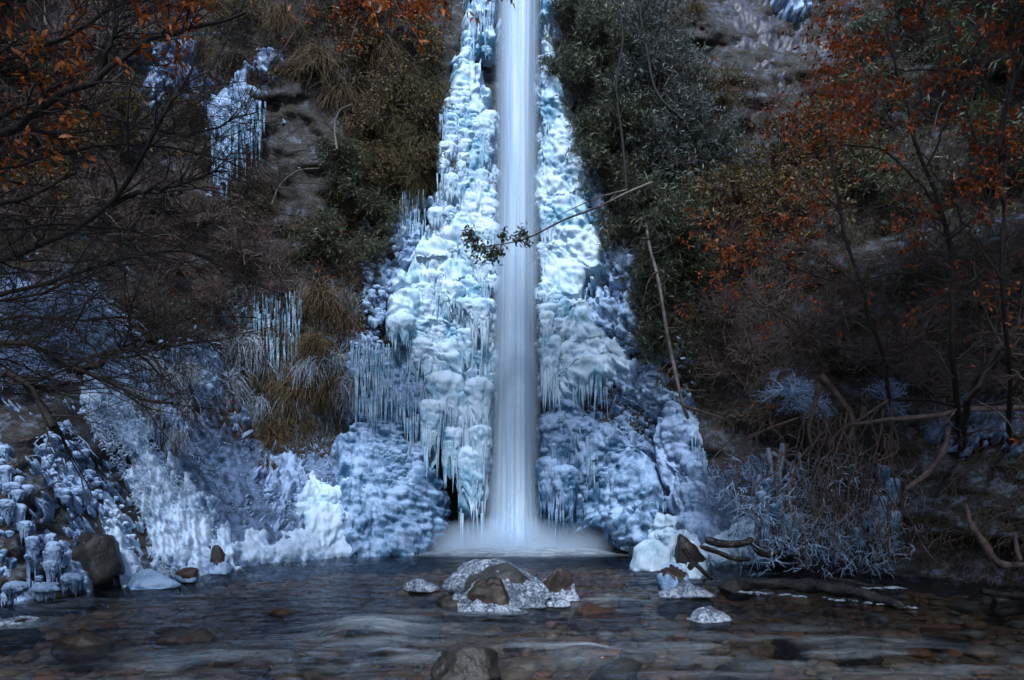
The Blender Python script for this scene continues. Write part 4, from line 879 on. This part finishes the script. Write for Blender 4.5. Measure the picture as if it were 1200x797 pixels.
P3, R3 = spawn(P2, R2, 3, .2, .9, .8, (0, 0, 0), .2, k=5, r_ratio=.7, rmin=.0013)
o = local(lt, MB().add(*tubes(P1, R1, 5)).add(*tubes(P2, R2, 4)).add(*tubes(P3, R3, 3)).build('twigs', M_BARK)); o['kind'] = 'stuff'
sel = []
tips = P2[:, 3]; spx = tips[:, 0] / tips[:, 1] * F_PX + CX; spy = HY - (tips[:, 2] - CAMZ) / tips[:, 1] * F_PX
sel = ((spy < 215) & (spx < 100) & (rng.random(len(tips)) < .6)) | ((spy < 80) & (spx > 130) & (spx < 240) & (rng.random(len(tips)) < .5))
o = local(lt, MB().add(*twig_leaves(P2[sel], 7, .075, .028)).build('leaves', M_ORANGE)); o['kind'] = 'stuff'
# the crown overhead, out of view, added to shade stream, sides and lower falls
def shade_crown(parent, cx, cy, cz, rx, ry, rz, n, mat, seed, L=.16, gap=-.1):
    p = rng.normal(size=(n, 3)); p = norm(p) * rng.uniform(.2, 1, (n, 1)) ** .5 * [rx, ry, rz] + [cx, cy, cz]
    v = fbm(p[:, 0] * .8, p[:, 1] * .8, p[:, 2] * .8 + seed, 3, seed); p = p[v > gap]; n = len(p)
    fr = HY - (p[:, 2] - CAMZ) / np.maximum(p[:, 1], .1) * F_PX; p = p[(p[:, 1] < .5) | (fr < -30) | (np.abs(p[:, 0] / np.maximum(p[:, 1], .1)) > .80)]; n = len(p)
    o = local(parent, MB().add(*leaves(p, rng.normal(size=(n, 3)), rng.normal(size=(n, 3)) * .6 + [0, 0, 1], L * rng.uniform(.7, 1.3, n), L * .55)).build('shade_crown', mat)); o['kind'] = 'stuff'
    t0 = np.array([[cx * 1.05, cy, cz - rz * .5]]) + rng.normal(size=(26, 3)) * .1; dr = rng.normal(size=(26, 3)) * [1, 1, .5]
    P = np.stack([t0 + norm(dr) * s * np.array([rx, ry, rz]) * .9 for s in np.linspace(0, 1, 6)], 1)
    local(parent, MB().add(*tubes(P, np.tile(np.linspace(.05, .01, 6), (26, 1)), 5)).build('limbs', M_BARK))  # boughs put in with the unseen leaves that block the sun
shade_crown(lt, -3.2, 2.4, 8.6, 3.1, 5.2, 1.5, 9000, M_RUST, 3, .16, .02)
shade_crown(lt, 0.2, 8.4, 9.9, 5.0, 1.9, .9, 6500, M_RUST, 7, .16, -.1)  # unseen, added across the gorge to dim the foot of the falls
shade_crown(lt, -6.6, 6.0, 9.4, 2.6, 3.2, 1.6, 2500, M_RUST, 5, gap=0.0)

# orange leaved trees on the shaded side
def orange_tree(name, base, limbs, label, leafmat, per=9, n1=7, n2=5, L1=.9, shade_crown_args=None, leafL=.062, lw=.026, rr=(5, 1.2), maxr=None):
    root = empty(name, at(*base), label, 'tree', 'orange leaved trees')
    Ps, Rs = [], []
    for i, (pts, d, r0, r1) in enumerate(limbs):
        if i == 0:
            pts = [(pts[0][0], pts[0][1] + 14)] + list(pts); db = float(Dcliff(*pts[0])); d = np.array([db + .05, db * .55 + d * .45, db * .2 + d * .8] + [d] * (len(pts) - 3))
        P = path(pts, d, 22) + rng.normal(size=(22, 3)) * .012; R = np.linspace(r0 * .72, r1 * .9, 22) * np.mean(d) / F_PX
        local(root, MB().add(*tubes(P[None], R[None], 8, .25)).build('trunk' if i == 0 else 'branch', M_BARK)); Ps.append(P); Rs.append(R)
    P0, R0 = np.array(Ps), np.array(Rs)
    P1, R1 = spawn(P0, R0, n1, L1, .9, .8, (-.1, -.05, .12), .15, k=9, tmin=.3, r_ratio=.4, rmin=.004)
    P2, R2 = spawn(P1, R1, n2, .45, .9, .9, (0, 0, .0), .2, k=6, r_ratio=.6, rmin=.0022)
    P3, R3 = spawn(P2, R2, 3, .22, .9, .8, (0, 0, -.1), .2, k=5, r_ratio=.7, rmin=.0016)
    o = local(root, MB().add(*tubes(P1, R1, 5)).add(*tubes(P2, R2, 3)).add(*tubes(P3, R3, 3)).build('twigs', M_TWIG)); o['kind'] = 'stuff'
    lf = P3; sy = HY - (lf[:, 2, 2] - CAMZ) / lf[:, 2, 1] * F_PX; sx = lf[:, 2, 0] / lf[:, 2, 1] * F_PX + CX
    dens = np.clip((490 - sy) / 260, .05, .62) * np.clip(.7 + fbm(sx / 45., sy / 45., 0, 3, 9) * 1.3, .0, 1); lf = lf[rng.random(len(lf)) < dens]
    o = local(root, MB().add(*twig_leaves(lf, per, leafL, lw)).build('leaves', leafmat)); o['kind'] = 'stuff'
    if shade_crown_args:
        for c in shade_crown_args: shade_crown(root, *c)
    return root
orange_tree('orange_leaved_tree', (1127, 512, 8.0), [([(1127, 512), (1120, 470), (1116, 400), (1116, 320), (1108, 262), (1085, 200), (1060, 120), (1040, 30)], 8.0, 6, 1.6), ([(1110, 265), (1080, 220), (1040, 180), (990, 170), (930, 185)], 7.9, 2.2, .8), ([(1112, 280), (1150, 250), (1190, 200), (1230, 150)], 7.9, 2.2, 1),
    ([(1108, 262), (1060, 245), (1000, 240), (950, 260)], 7.7, 1.6, .6), ([(1085, 200), (1120, 120), (1150, 40), (1170, -30)], 7.9, 2, 1), ([(1060, 120), (1010, 80), (970, 30)], 7.9, 1.6, .6), ([(1118, 330), (1060, 320), (980, 330), (900, 300), (840, 285)], 7.8, 1.6, .5)],
    'slender tree with rust orange leaves rising from the crest of the dark bank', M_RUST, per=8, n1=9, n2=5)
orange_tree('orange_leaved_tree', (1185, 500, 6.9), [([(1185, 505), (1180, 430), (1176, 330), (1172, 220), (1180, 120), (1195, 20)], 6.9, 5, 2), ([(1176, 330), (1140, 280), (1110, 220), (1080, 180)], 6.8, 2, .8), ([(1172, 220), (1140, 150), (1120, 80), (1110, 10)], 6.7, 2.2, .9), ([(1180, 120), (1130, 90), (1060, 80), (1000, 95)], 6.7, 1.6, .6), ([(1195, 105), (1140, 98), (1080, 100)], 6.6, 1.2, .5)],
    'tree with the brightest orange leaves, nearest the frame edge', M_RUST, per=9, n1=9, n2=5, shade_crown_args=[(3.9, 2.4, 8.6, 3.4, 5.0, 1.6, 15000, M_RUST, 8), (6.8, 6.4, 9.4, 2.6, 3.6, 1.8, 12000, M_RUST, 9, .16, -.3)])  # two unseen leaf masses hung on this tree to darken its side
orange_tree('leaning_tree', (1135, 505, 7.6), [([(1128, 512), (1132, 480), (1150, 440), (1185, 390), (1230, 340)], 7.5, 7, 3), ([(1132, 470), (1160, 430), (1200, 395), (1240, 370)], 7.4, 3.4, 2), ([(1120, 420), (1150, 400), (1200, 385)], 7.3, 2, 1)],
    'dark leaning trunk with bare boughs rising from the crest of the bank', M_RUST, per=2, n1=6, n2=4)
orange_tree('orange_leaved_tree', (1040, 480, 9.6), [([(1045, 490), (1035, 420), (1010, 340), (985, 250), (975, 150), (985, 50)], 9.6, 3.6, 1.2), ([(1010, 340), (960, 300), (900, 270), (850, 265)], 9.4, 1.4, .5), ([(985, 250), (940, 200), (910, 150)], 9.4, 1.4, .5), ([(1035, 420), (970, 400), (900, 360), (840, 330)], 9.2, 1.5, .5), ([(1035, 430), (1100, 380), (1150, 320)], 9.4, 1.4, .6)],
    'thin tree with sparse orange leaves above the exposed roots', M_RUST, per=6, n1=8, n2=4)
# leaves hanging into the top of the picture
def spray(name, limbs, label, mat, L, Wd, per=8, n1=5, len1=.3, droop=.4, base=None, stem=M_TWIGR):
    root = empty(name, at(*(base or (*limbs[0][0][0], limbs[0][1]))), label, 'branch')
    P0 = np.array([path(p, d, 14) for p, d, _ in limbs]); R0 = np.array([np.linspace(r, r * .35, 14) * d / F_PX for p, d, r in limbs])
    P1, R1 = spawn(P0, R0, n1, len1, .8, .9, (0, 0, -.1), .15, k=6, tmin=.3, r_ratio=.5, rmin=.0015)
    local(root, MB().add(*tubes(P0, R0, 6, .15)).add(*tubes(P1, R1, 4)).build('twig', stem))
    o = local(root, MB().add(*twig_leaves(np.concatenate([P1]), per, L, Wd, droop)).build('leaves', mat)); o['kind'] = 'stuff'
    return root
spray('hanging_branch', [([(420, -60), (450, -20), (470, 15), (490, 45)], 5.2, 1.2), ([(440, -40), (480, -15), (510, 0), (545, 5)], 5.2, 1.0), ([(400, -60), (430, -10), (445, 20)], 5.3, 1.)], 'spray of orange leaves hanging into the top of the picture beside the ice column', M_ORANGE, .075, .027, per=7, n1=8, len1=.22)
spray('hanging_branch', [([(560, -60), (572, -30), (580, -5), (584, 4)], 4.4, 1.0), ([(585, -60), (596, -20), (603, 0)], 4.4, 1.0), ([(525, -50), (548, -15), (560, 4)], 4.6, 1.)], 'few dark green leaves hanging over the lip of the waterfall', M_LEAFG, .075, .028, per=3, n1=2, len1=.08)
spray('hanging_branch', [([(330, 60), (350, 30), (372, -10)], 9.0, .8), ([(420, 20), (410, 50)], 9, .8)], 'small orange twig high on the upper cliff', M_ORANGE, .09, .035, per=5, n1=4, len1=.3)
# the leafy bough across the waterfall
br = empty('leafy_bough', at(755, 222, 12.6), 'thin pale bough with a green leafy tip crossing in front of the waterfall', 'branch')
Pb = path([(764, 214), (735, 226), (700, 243), (660, 258), (625, 276), (600, 284), (575, 288), (556, 290)], [13.4, 13.0, 12.6, 12.4, 12.3, 12.3, 12.3, 12.3], 26); Rb = np.linspace(1.9, .6, 26) * 12.4 / F_PX
Pb2 = path([(735, 222), (700, 232), (660, 250), (640, 262)], [13, 12.8, 12.6, 12.5], 26)
local(br, MB().add(*tubes(Pb[None], Rb[None], 7, .2)).build('bough', M_PALE)); local(br, MB().add(*tubes(Pb2[None], Rb[None] * .5, 5)).build('side_twig', M_PALE))
cl = [(552, 280, 14), (560, 292, 14), (572, 298, 13), (578, 300, 10), (590, 275, 7), (612, 272, 9), (606, 280, 7), (586, 296, 8), (549, 272, 8), (618, 286, 5)]
tw, lv = MB(), MB()
for x, y, s in cl:
    c = at(x, y, 12.3); j = np.argmin(np.linalg.norm(Pb - c, axis=1)); n = 5
    e = c + rng.normal(size=(n, 3)) * s * .45 * 12.3 / F_PX
    P = np.stack([Pb[j] + (e - Pb[j]) * t + [0, 0, .03 * math.sin(t * 3)] for t in np.linspace(0, 1, 5)], 1); tw.add(*tubes(P, np.tile(np.linspace(.009, .004, 5), (n, 1)), 4))
    m = int(s * 5); C = c + rng.normal(size=(m, 3)) * s * .42 * 12.3 / F_PX; lv.add(*leaves(C, rng.normal(size=(m, 3)) + [0, 0, -.2], rng.normal(size=(m, 3)) * .6 + [0, -.5, .7], .085, .045))
local(br, tw.build('twigs', M_PALE)); local(br, lv.build('leaves', M_LEAFG))
# pale leaning trunk
pt = empty('leaning_tree', at(800, 480, 12.6), 'slender pale trunk leaning out from the shrubs down to the ice pillar', 'trunk')
Pt = path([(757, 262), (762, 292), (772, 330), (780, 380), (790, 430), (799, 470), (806, 490)], [13.9, 13.2, 12.8, 12.6, 12.5, 12.5, 12.7], 30); local(pt, MB().add(*tubes(Pt[None], np.linspace(1.7, 2.2, 30)[None] * 12.7 / F_PX, 8, .2)).build('trunk', M_PALE))
Ps, Rs = spawn(Pt[None], np.full((1, 30), .04), 14, .7, .9, .2, (0, -.1, -.3), .2, k=8, r_ratio=.35, rmin=.005); local(pt, MB().add(*tubes(Ps, Rs, 4)).build('twigs', M_TWIG))
for pts, d, r, lab in [([(735, 230), (730, 170), (722, 100), (730, 40), (715, -30)], 13.6, 1.8, 'thin dark stem standing among the evergreens, nearer the waterfall'), ([(800, 140), (770, 110), (758, 60), (750, 10), (755, -40)], 13.8, 2.0, 'thin dark stem with forked boughs above the blue green shrubs'),
                       ([(285, 0), (240, 60), (235, 100), (268, 40), (300, -30)][::-1], 11.5, 1.2, 'thin bare stem bent over the patchy ice high on the cliff'), ([(395, 175), (392, 150), (398, 130), (412, 122)], 13.8, 1.4, 'short curved pale stem on the dark cliff below the tawny grass'), ([(318, 240), (330, 215), (350, 200), (375, 197)], 13.5, 1.2, 'arching pale stem on the dark cliff beside the frozen trickle')]:
    st = empty('sapling', at(*pts[0], d), lab, 'sapling', 'slender stems on the cliff'); P = path(pts, d, 18); R = np.linspace(r, r * .5, 18) * d / F_PX
    local(st, MB().add(*tubes(P[None], R[None], 6, .2)).build('stem', M_PALE if 'pale' in lab else M_BARK))
    P1, R1 = spawn(P[None], R[None], 9, 1.0, .9, .8, (0, 0, .1), .15, k=8, r_ratio=.5, rmin=.006); P2, R2 = spawn(P1, R1, 4, .5, .9, .8, (0, 0, 0), .2, k=5, rmin=.004)
    local(st, MB().add(*tubes(P1, R1, 4)).add(*tubes(P2, R2, 3)).build('twigs', M_BARK))

# ------------------------------------------------------------------ dark bank: exposed roots, logs, driftwood
rt = empty('exposed_root_tangle', at(975, 500, 9.9), 'tangle of hanging brown roots, frosted towards the water, in front of the dark hollow', 'roots')
def hang(n, x0, x1, y0, y1, yend, d, r, wob, mat, name, spread=0.25, k=14, twn=5, frost=None):
    P = []
    for i in range(n):
        x = rng.uniform(x0, x1); y = rng.uniform(y0, y1); ye = yend + rng.uniform(-50, 15); X = x + rng.normal() * 18; bow = rng.uniform(-1, 1) * 34
        m = [(x + (X - x) * t + bow * math.sin(t * 3.1), y + (ye - y) * t ** 1.15) for t in np.linspace(0, 1, 6)]
        m = [(a + rng.normal() * wob, b + rng.normal() * wob * .6) for a, b in m]
        P.append(path(m, d + rng.uniform(-.5, .4) + np.linspace(0, -.5, 6) * rng.random(), k))
    P = np.array(P); R = (np.linspace(1, .4, k)[None] * rng.uniform(.5, 1.3, (n, 1))) * r * d / F_PX
    [local(rt, MB().add(*tubes(P[i:i + 1], R[i:i + 1], 5, .2)).build(name, mat)) for i in range(n)]
    P1, R1 = spawn(P, R, twn, .45, .9, .5, (0, -.1, -.25), .25, k=7, r_ratio=.55, rmin=.004, tmin=.3)
    P2, R2 = spawn(P1, R1, 3, .22, .9, .6, (0, -.1, -.15), .25, k=5, r_ratio=.75, rmin=.004)
    return P1, R1, P2, R2
a = hang(56, 945, 1055, 470, 530, 655, 9.7, 1.05, 8, M_TWIGR, 'hanging_root')
local(rt, MB().add(*tubes(a[0], a[1], 4)).build('root_twigs', M_TWIGR)); local(rt, MB().add(*tubes(a[2], a[3] * 1.1, 4)).build('frosted_rootlets', M_GREY))
a = hang(26, 870, 950, 490, 540, 640, 9.9, 1.1, 9, M_TWIGR, 'hanging_root')
local(rt, MB().add(*tubes(a[0], a[1] * 1.2, 4)).add(*tubes(a[2], a[3] * 1.9, 4)).build('frosted_rootlets', M_FROST))
P0 = at(rng.uniform(880, 1060, 70), rng.uniform(625, 665, 70), rng.uniform(9.2, 9.9, 70)); 
Pq, Rq = spawn(np.stack([P0, P0 + rng.normal(size=P0.shape) * [.3, .15, .12]], 1), np.full((70, 2), .010), 5, .3, 1, .6, (0, -.1, -.1), .3, k=6, r_ratio=.8); 
local(rt, MB().add(*tubes(Pq, Rq, 4)).build('frosted_rootlets', M_FROST))
arch = [([(800, 475), (860, 500), (830, 545), (835, 560)], 1.2), ([(935, 490), (895, 505), (870, 520), (850, 545), (838, 565)], 1.6), ([(960, 440), (975, 455), (992, 478), (1000, 500), (985, 530)], 4.5), ([(960, 450), (955, 475), (948, 500), (950, 520)], 3.2), ([(1040, 470), (1010, 490), (975, 515), (972, 560), (985, 600), (960, 640)], 2.2), ([(1045, 470), (1045, 540), (1050, 600), (1060, 650)], 2.), ([(900, 560), (920, 535), (950, 535), (985, 540)], 1.4)]
P = np.array([path(p, 9.7 + rng.uniform(-.2, .2), 20) for p, r in arch]); R = np.array([np.linspace(r, r * .6, 20) * 9.7 / F_PX for p, r in arch]); [local(rt, MB().add(*tubes(P[i:i + 1], R[i:i + 1], 7, .25)).build('thick_root', M_TWIGR)) for i in range(len(P))]
for i, (pts, r) in enumerate([([(918, 520), (912, 560), (915, 600), (920, 632)], 5.), ([(900, 525), (905, 560), (899, 600), (905, 640)], 3.4), ([(930, 540), (924, 580), (930, 610), (935, 650)], 3.2), ([(935, 530), (942, 560)], 3.2), ([(890, 555), (885, 600), (893, 640)], 3.4), ([(905, 530), (930, 548), (940, 566)], 2.6)]):
    P = path(pts, 9.8, 14); local(rt, MB().add(*tubes(P[None], (r * .7 * (np.abs(np.sin(np.linspace(.5, 6 + i, 14))) * .5 + .7) * 9.8 / F_PX)[None], 9, .3)).build('iced_root', M_GREY))
for _x, _y, _w, _h_ in ((1035, 545, 16, 26), (1046, 560, 18, 34), (1030, 580, 18, 36), (1048, 598, 14, 28), (1018, 600, 14, 26), (1005, 618, 12, 20), (900, 560, 14, 24), (893, 575, 14, 26), (908, 590, 12, 24), (896, 602, 12, 26)):
    V, F = drape(_x, _y, _w, _h_, at_d=9.65, off=0, fringe=8, nt=24, na=28); local(rt, MB().add(V, F).build('ice_lobe', M_ICEB))
V, F = drape(928, 600, 26, 50, at_d=9.9, off=0); local(rt, MB().add(V, F).build('ice_lobe', M_ICEB))

for ch in rt.children:
    if 'rootlets' in ch.name or 'root_twigs' in ch.name: ch['kind'] = 'stuff'
def log(name, pts, d, r, label, mat, cat='log', glaze=None, k=40, twigs=0, prof=None):
    root = empty(name, at(*pts[0], np.atleast_1d(d)[0]), label, cat)
    P = path(pts, d, k); dm = float(np.mean(d)); pr = np.interp(np.linspace(0, 1, k), np.linspace(0, 1, len(r)), r) * dm / F_PX
    pr[0] *= .3; pr[-1] *= .3
    local(root, MB().add(*tubes(P[None], pr[None], 14, .35)).build('wood', mat))
    if glaze:
        t = np.linspace(0, 1, 60); Q = P[0] + 0; C = np.stack([np.interp(t, np.linspace(0, 1, k), P[:, i]) for i in range(3)], 1); rr = np.interp(t, np.linspace(0, 1, k), pr)
        b = MB(); skip = vnoise(np.arange(60) * .35, pts[0][0], 0.4, 9) < -.05
        for j in range(130):
            q = int(rng.integers(60)); s = rng.uniform(.005, .024)
            if skip[q]: continue
            V, F = ellip(np.zeros(3), np.array([s * 1.8, s, s * .8]), 6); b.add(V + C[q] + [rng.normal() * .04, -rr[q] * 1.0 + rng.normal() * .05, 0] - [0, 0, C[q][2] - .012], F)
        local(root, b.build('ice_rim', glaze))
    return root
dl = [8.3, 8.1, 7.9, 7.6, 7.3, 7.05]
log('driftwood_log', [(858, 688), (885, 684), (935, 686), (985, 689), (1030, 702), (1064, 713)], dl, [7, 7, 8, 9, 7, 5], 'long black wet log lying in the stream with an icy rim', M_LOG, glaze=M_GLZ)
boulder(865, 692, 50, 17, 8.3, 311, M_LOG, 'smooth black hump at the butt end of the long wet log', 'boulder', name='wet_boulder', sub=4)
log('driftwood_log', [(970, 677), (1000, 683), (1030, 690), (1055, 694)], 8.5, [2, 3, 4.5, 4], 'short thin black branch in the water behind the long log', M_LOG, glaze=M_GLZ)
log('driftwood_log', [(1150, 692), (1175, 697), (1215, 702)], 8.0, [4, 6, 6], 'black wet wood at the frame edge below the dark bank', M_LOG)
log('driftwood_root', [(826, 632), (845, 638), (870, 637), (880, 634), (888, 645), (900, 650), (915, 646)], 9.3, [4, 4.5, 4.5, 4, 5, 4, 2], 'smooth brown bent root arching over the water beside the stump', M_LOG, cat='root')
log('driftwood_root', [(820, 640), (835, 645), (848, 650), (862, 655), (880, 655)], 9.2, [3, 3, 3, 3, 2], 'lower brown root prong touching the water beside the stump', M_LOG, cat='root')
log('driftwood_root', [(800, 640), (808, 655), (822, 668), (835, 680)], 9.0, [3, 3, 2.6, 2], 'thin dark root running from the stump into the water', M_LOG, cat='root')
log('fallen_log', [(985, 500), (1040, 492), (1090, 488), (1140, 480), (1215, 478)], [9.6, 9.2, 8.9, 8.6, 8.4], [2, 2.5, 3, 3, 3], 'frosted fallen log along the crest of the dark bank', M_TWIG)
log('fallen_log', [(1030, 470), (1080, 468), (1130, 476), (1180, 470), (1230, 455)], [9.9, 9.6, 9.3, 9.0, 8.8], [2, 2, 2, 2, 2], 'thinner fallen log behind the frosted one', M_BARK)
log('pale_root', [(1132, 590), (1138, 615), (1155, 640), (1168, 658), (1190, 662), (1230, 655)], 7.9, [2, 3.5, 4, 4, 3, 3], 'pale curved root on the dark bank near the water', M_TWIG, cat='root')
log('pale_root', [(1190, 625), (1192, 645), (1196, 658)], 7.8, [2, 2.4, 2], 'short upright pale stub beside the pale curved root', M_TWIG, cat='root')
log('pale_root', [(1060, 575), (1085, 555), (1105, 530), (1112, 500)], 8.6, [2.4, 3, 3, 3], 'brown root leaning up the dark bank', M_TWIG, cat='root')
for pl, lab, sd in [([(1055, 490), (1090, 480), (1115, 492), (1105, 508), (1065, 508)], 'thin snowy ice patch on the crest of the dark bank', 81), ([(1140, 488), (1175, 470), (1200, 480), (1180, 500)], 'small icy patch beside the leaning dark trunk', 82)]:
    sheet('snow_patch', pl, M_TALUS, lab, 'snow patch', thick=.03, feather=8, cells=(), billow=.04, ragged=.5, rag_scale=8, nblend=.9, seed=sd)
cover('undergrowth', [(1040, 500), (1240, 500), (1240, 690), (1060, 670)], 2600, M_MOSS, 'ochre moss and dead stems on the dark bank', L=(.06, .25), droop=.5, thr=.15, seed=12, r=.006, sc=26)
cover('undergrowth', [(1040, 500), (1240, 500), (1240, 690), (1060, 670)], 1500, M_TWIG, 'thin dead twigs on the dark bank', L=(.2, .6), droop=.3, thr=-.2, seed=13, r=.005)

# ------------------------------------------------------------------ camera, light, world
cam = bpy.data.cameras.new('camera'); co = bpy.data.objects.new('camera', cam); COL.objects.link(co)
cam.sensor_width = 36; cam.lens = 36 * F_PX / 1200; cam.shift_y = (HY - 398.5) / 1200; cam.clip_end = 500; cam.clip_start = .05
co.location = (0, 0, CAMZ); co.rotation_euler = (math.pi / 2, 0, 0); SC.camera = co

EL, AZ = 50, 4
w = bpy.data.worlds.new('World'); SC.world = w; w.use_nodes = True; nt = w.node_tree
sk = nt.nodes.new('ShaderNodeTexSky'); sk.sky_type = 'NISHITA'; sk.sun_disc = False; sk.sun_elevation = math.radians(EL); sk.sun_rotation = math.radians(180 + AZ); sk.ozone_density = 3
nt.links.new(sk.outputs[0], nt.nodes['Background'].inputs[0]); nt.nodes['Background'].inputs[1].default_value = .12
sl = bpy.data.lights.new('sun', 'SUN'); sl.energy = 2.3; sl.angle = math.radians(9); sl.color = (.86, .92, 1)
so = bpy.data.objects.new('sun', sl); COL.objects.link(so)
dv = Vector((math.sin(math.radians(AZ)) * math.cos(math.radians(EL)), math.cos(math.radians(EL)) , -math.sin(math.radians(EL))))
so.rotation_euler = dv.to_track_quat('-Z', 'Y').to_euler()
vs = SC.view_settings; vs.view_transform = 'Standard'; vs.look = 'None'; vs.exposure = .82; vs.gamma = 1
SC.cycles.max_bounces = 4; SC.cycles.diffuse_bounces = 2; SC.cycles.glossy_bounces = 2; SC.cycles.use_adaptive_sampling = True; SC.cycles.adaptive_threshold = .03; SC.cycles.volume_step_rate = 4; SC.cycles.transparent_max_bounces = 24; SC.cycles.volume_bounces = 2
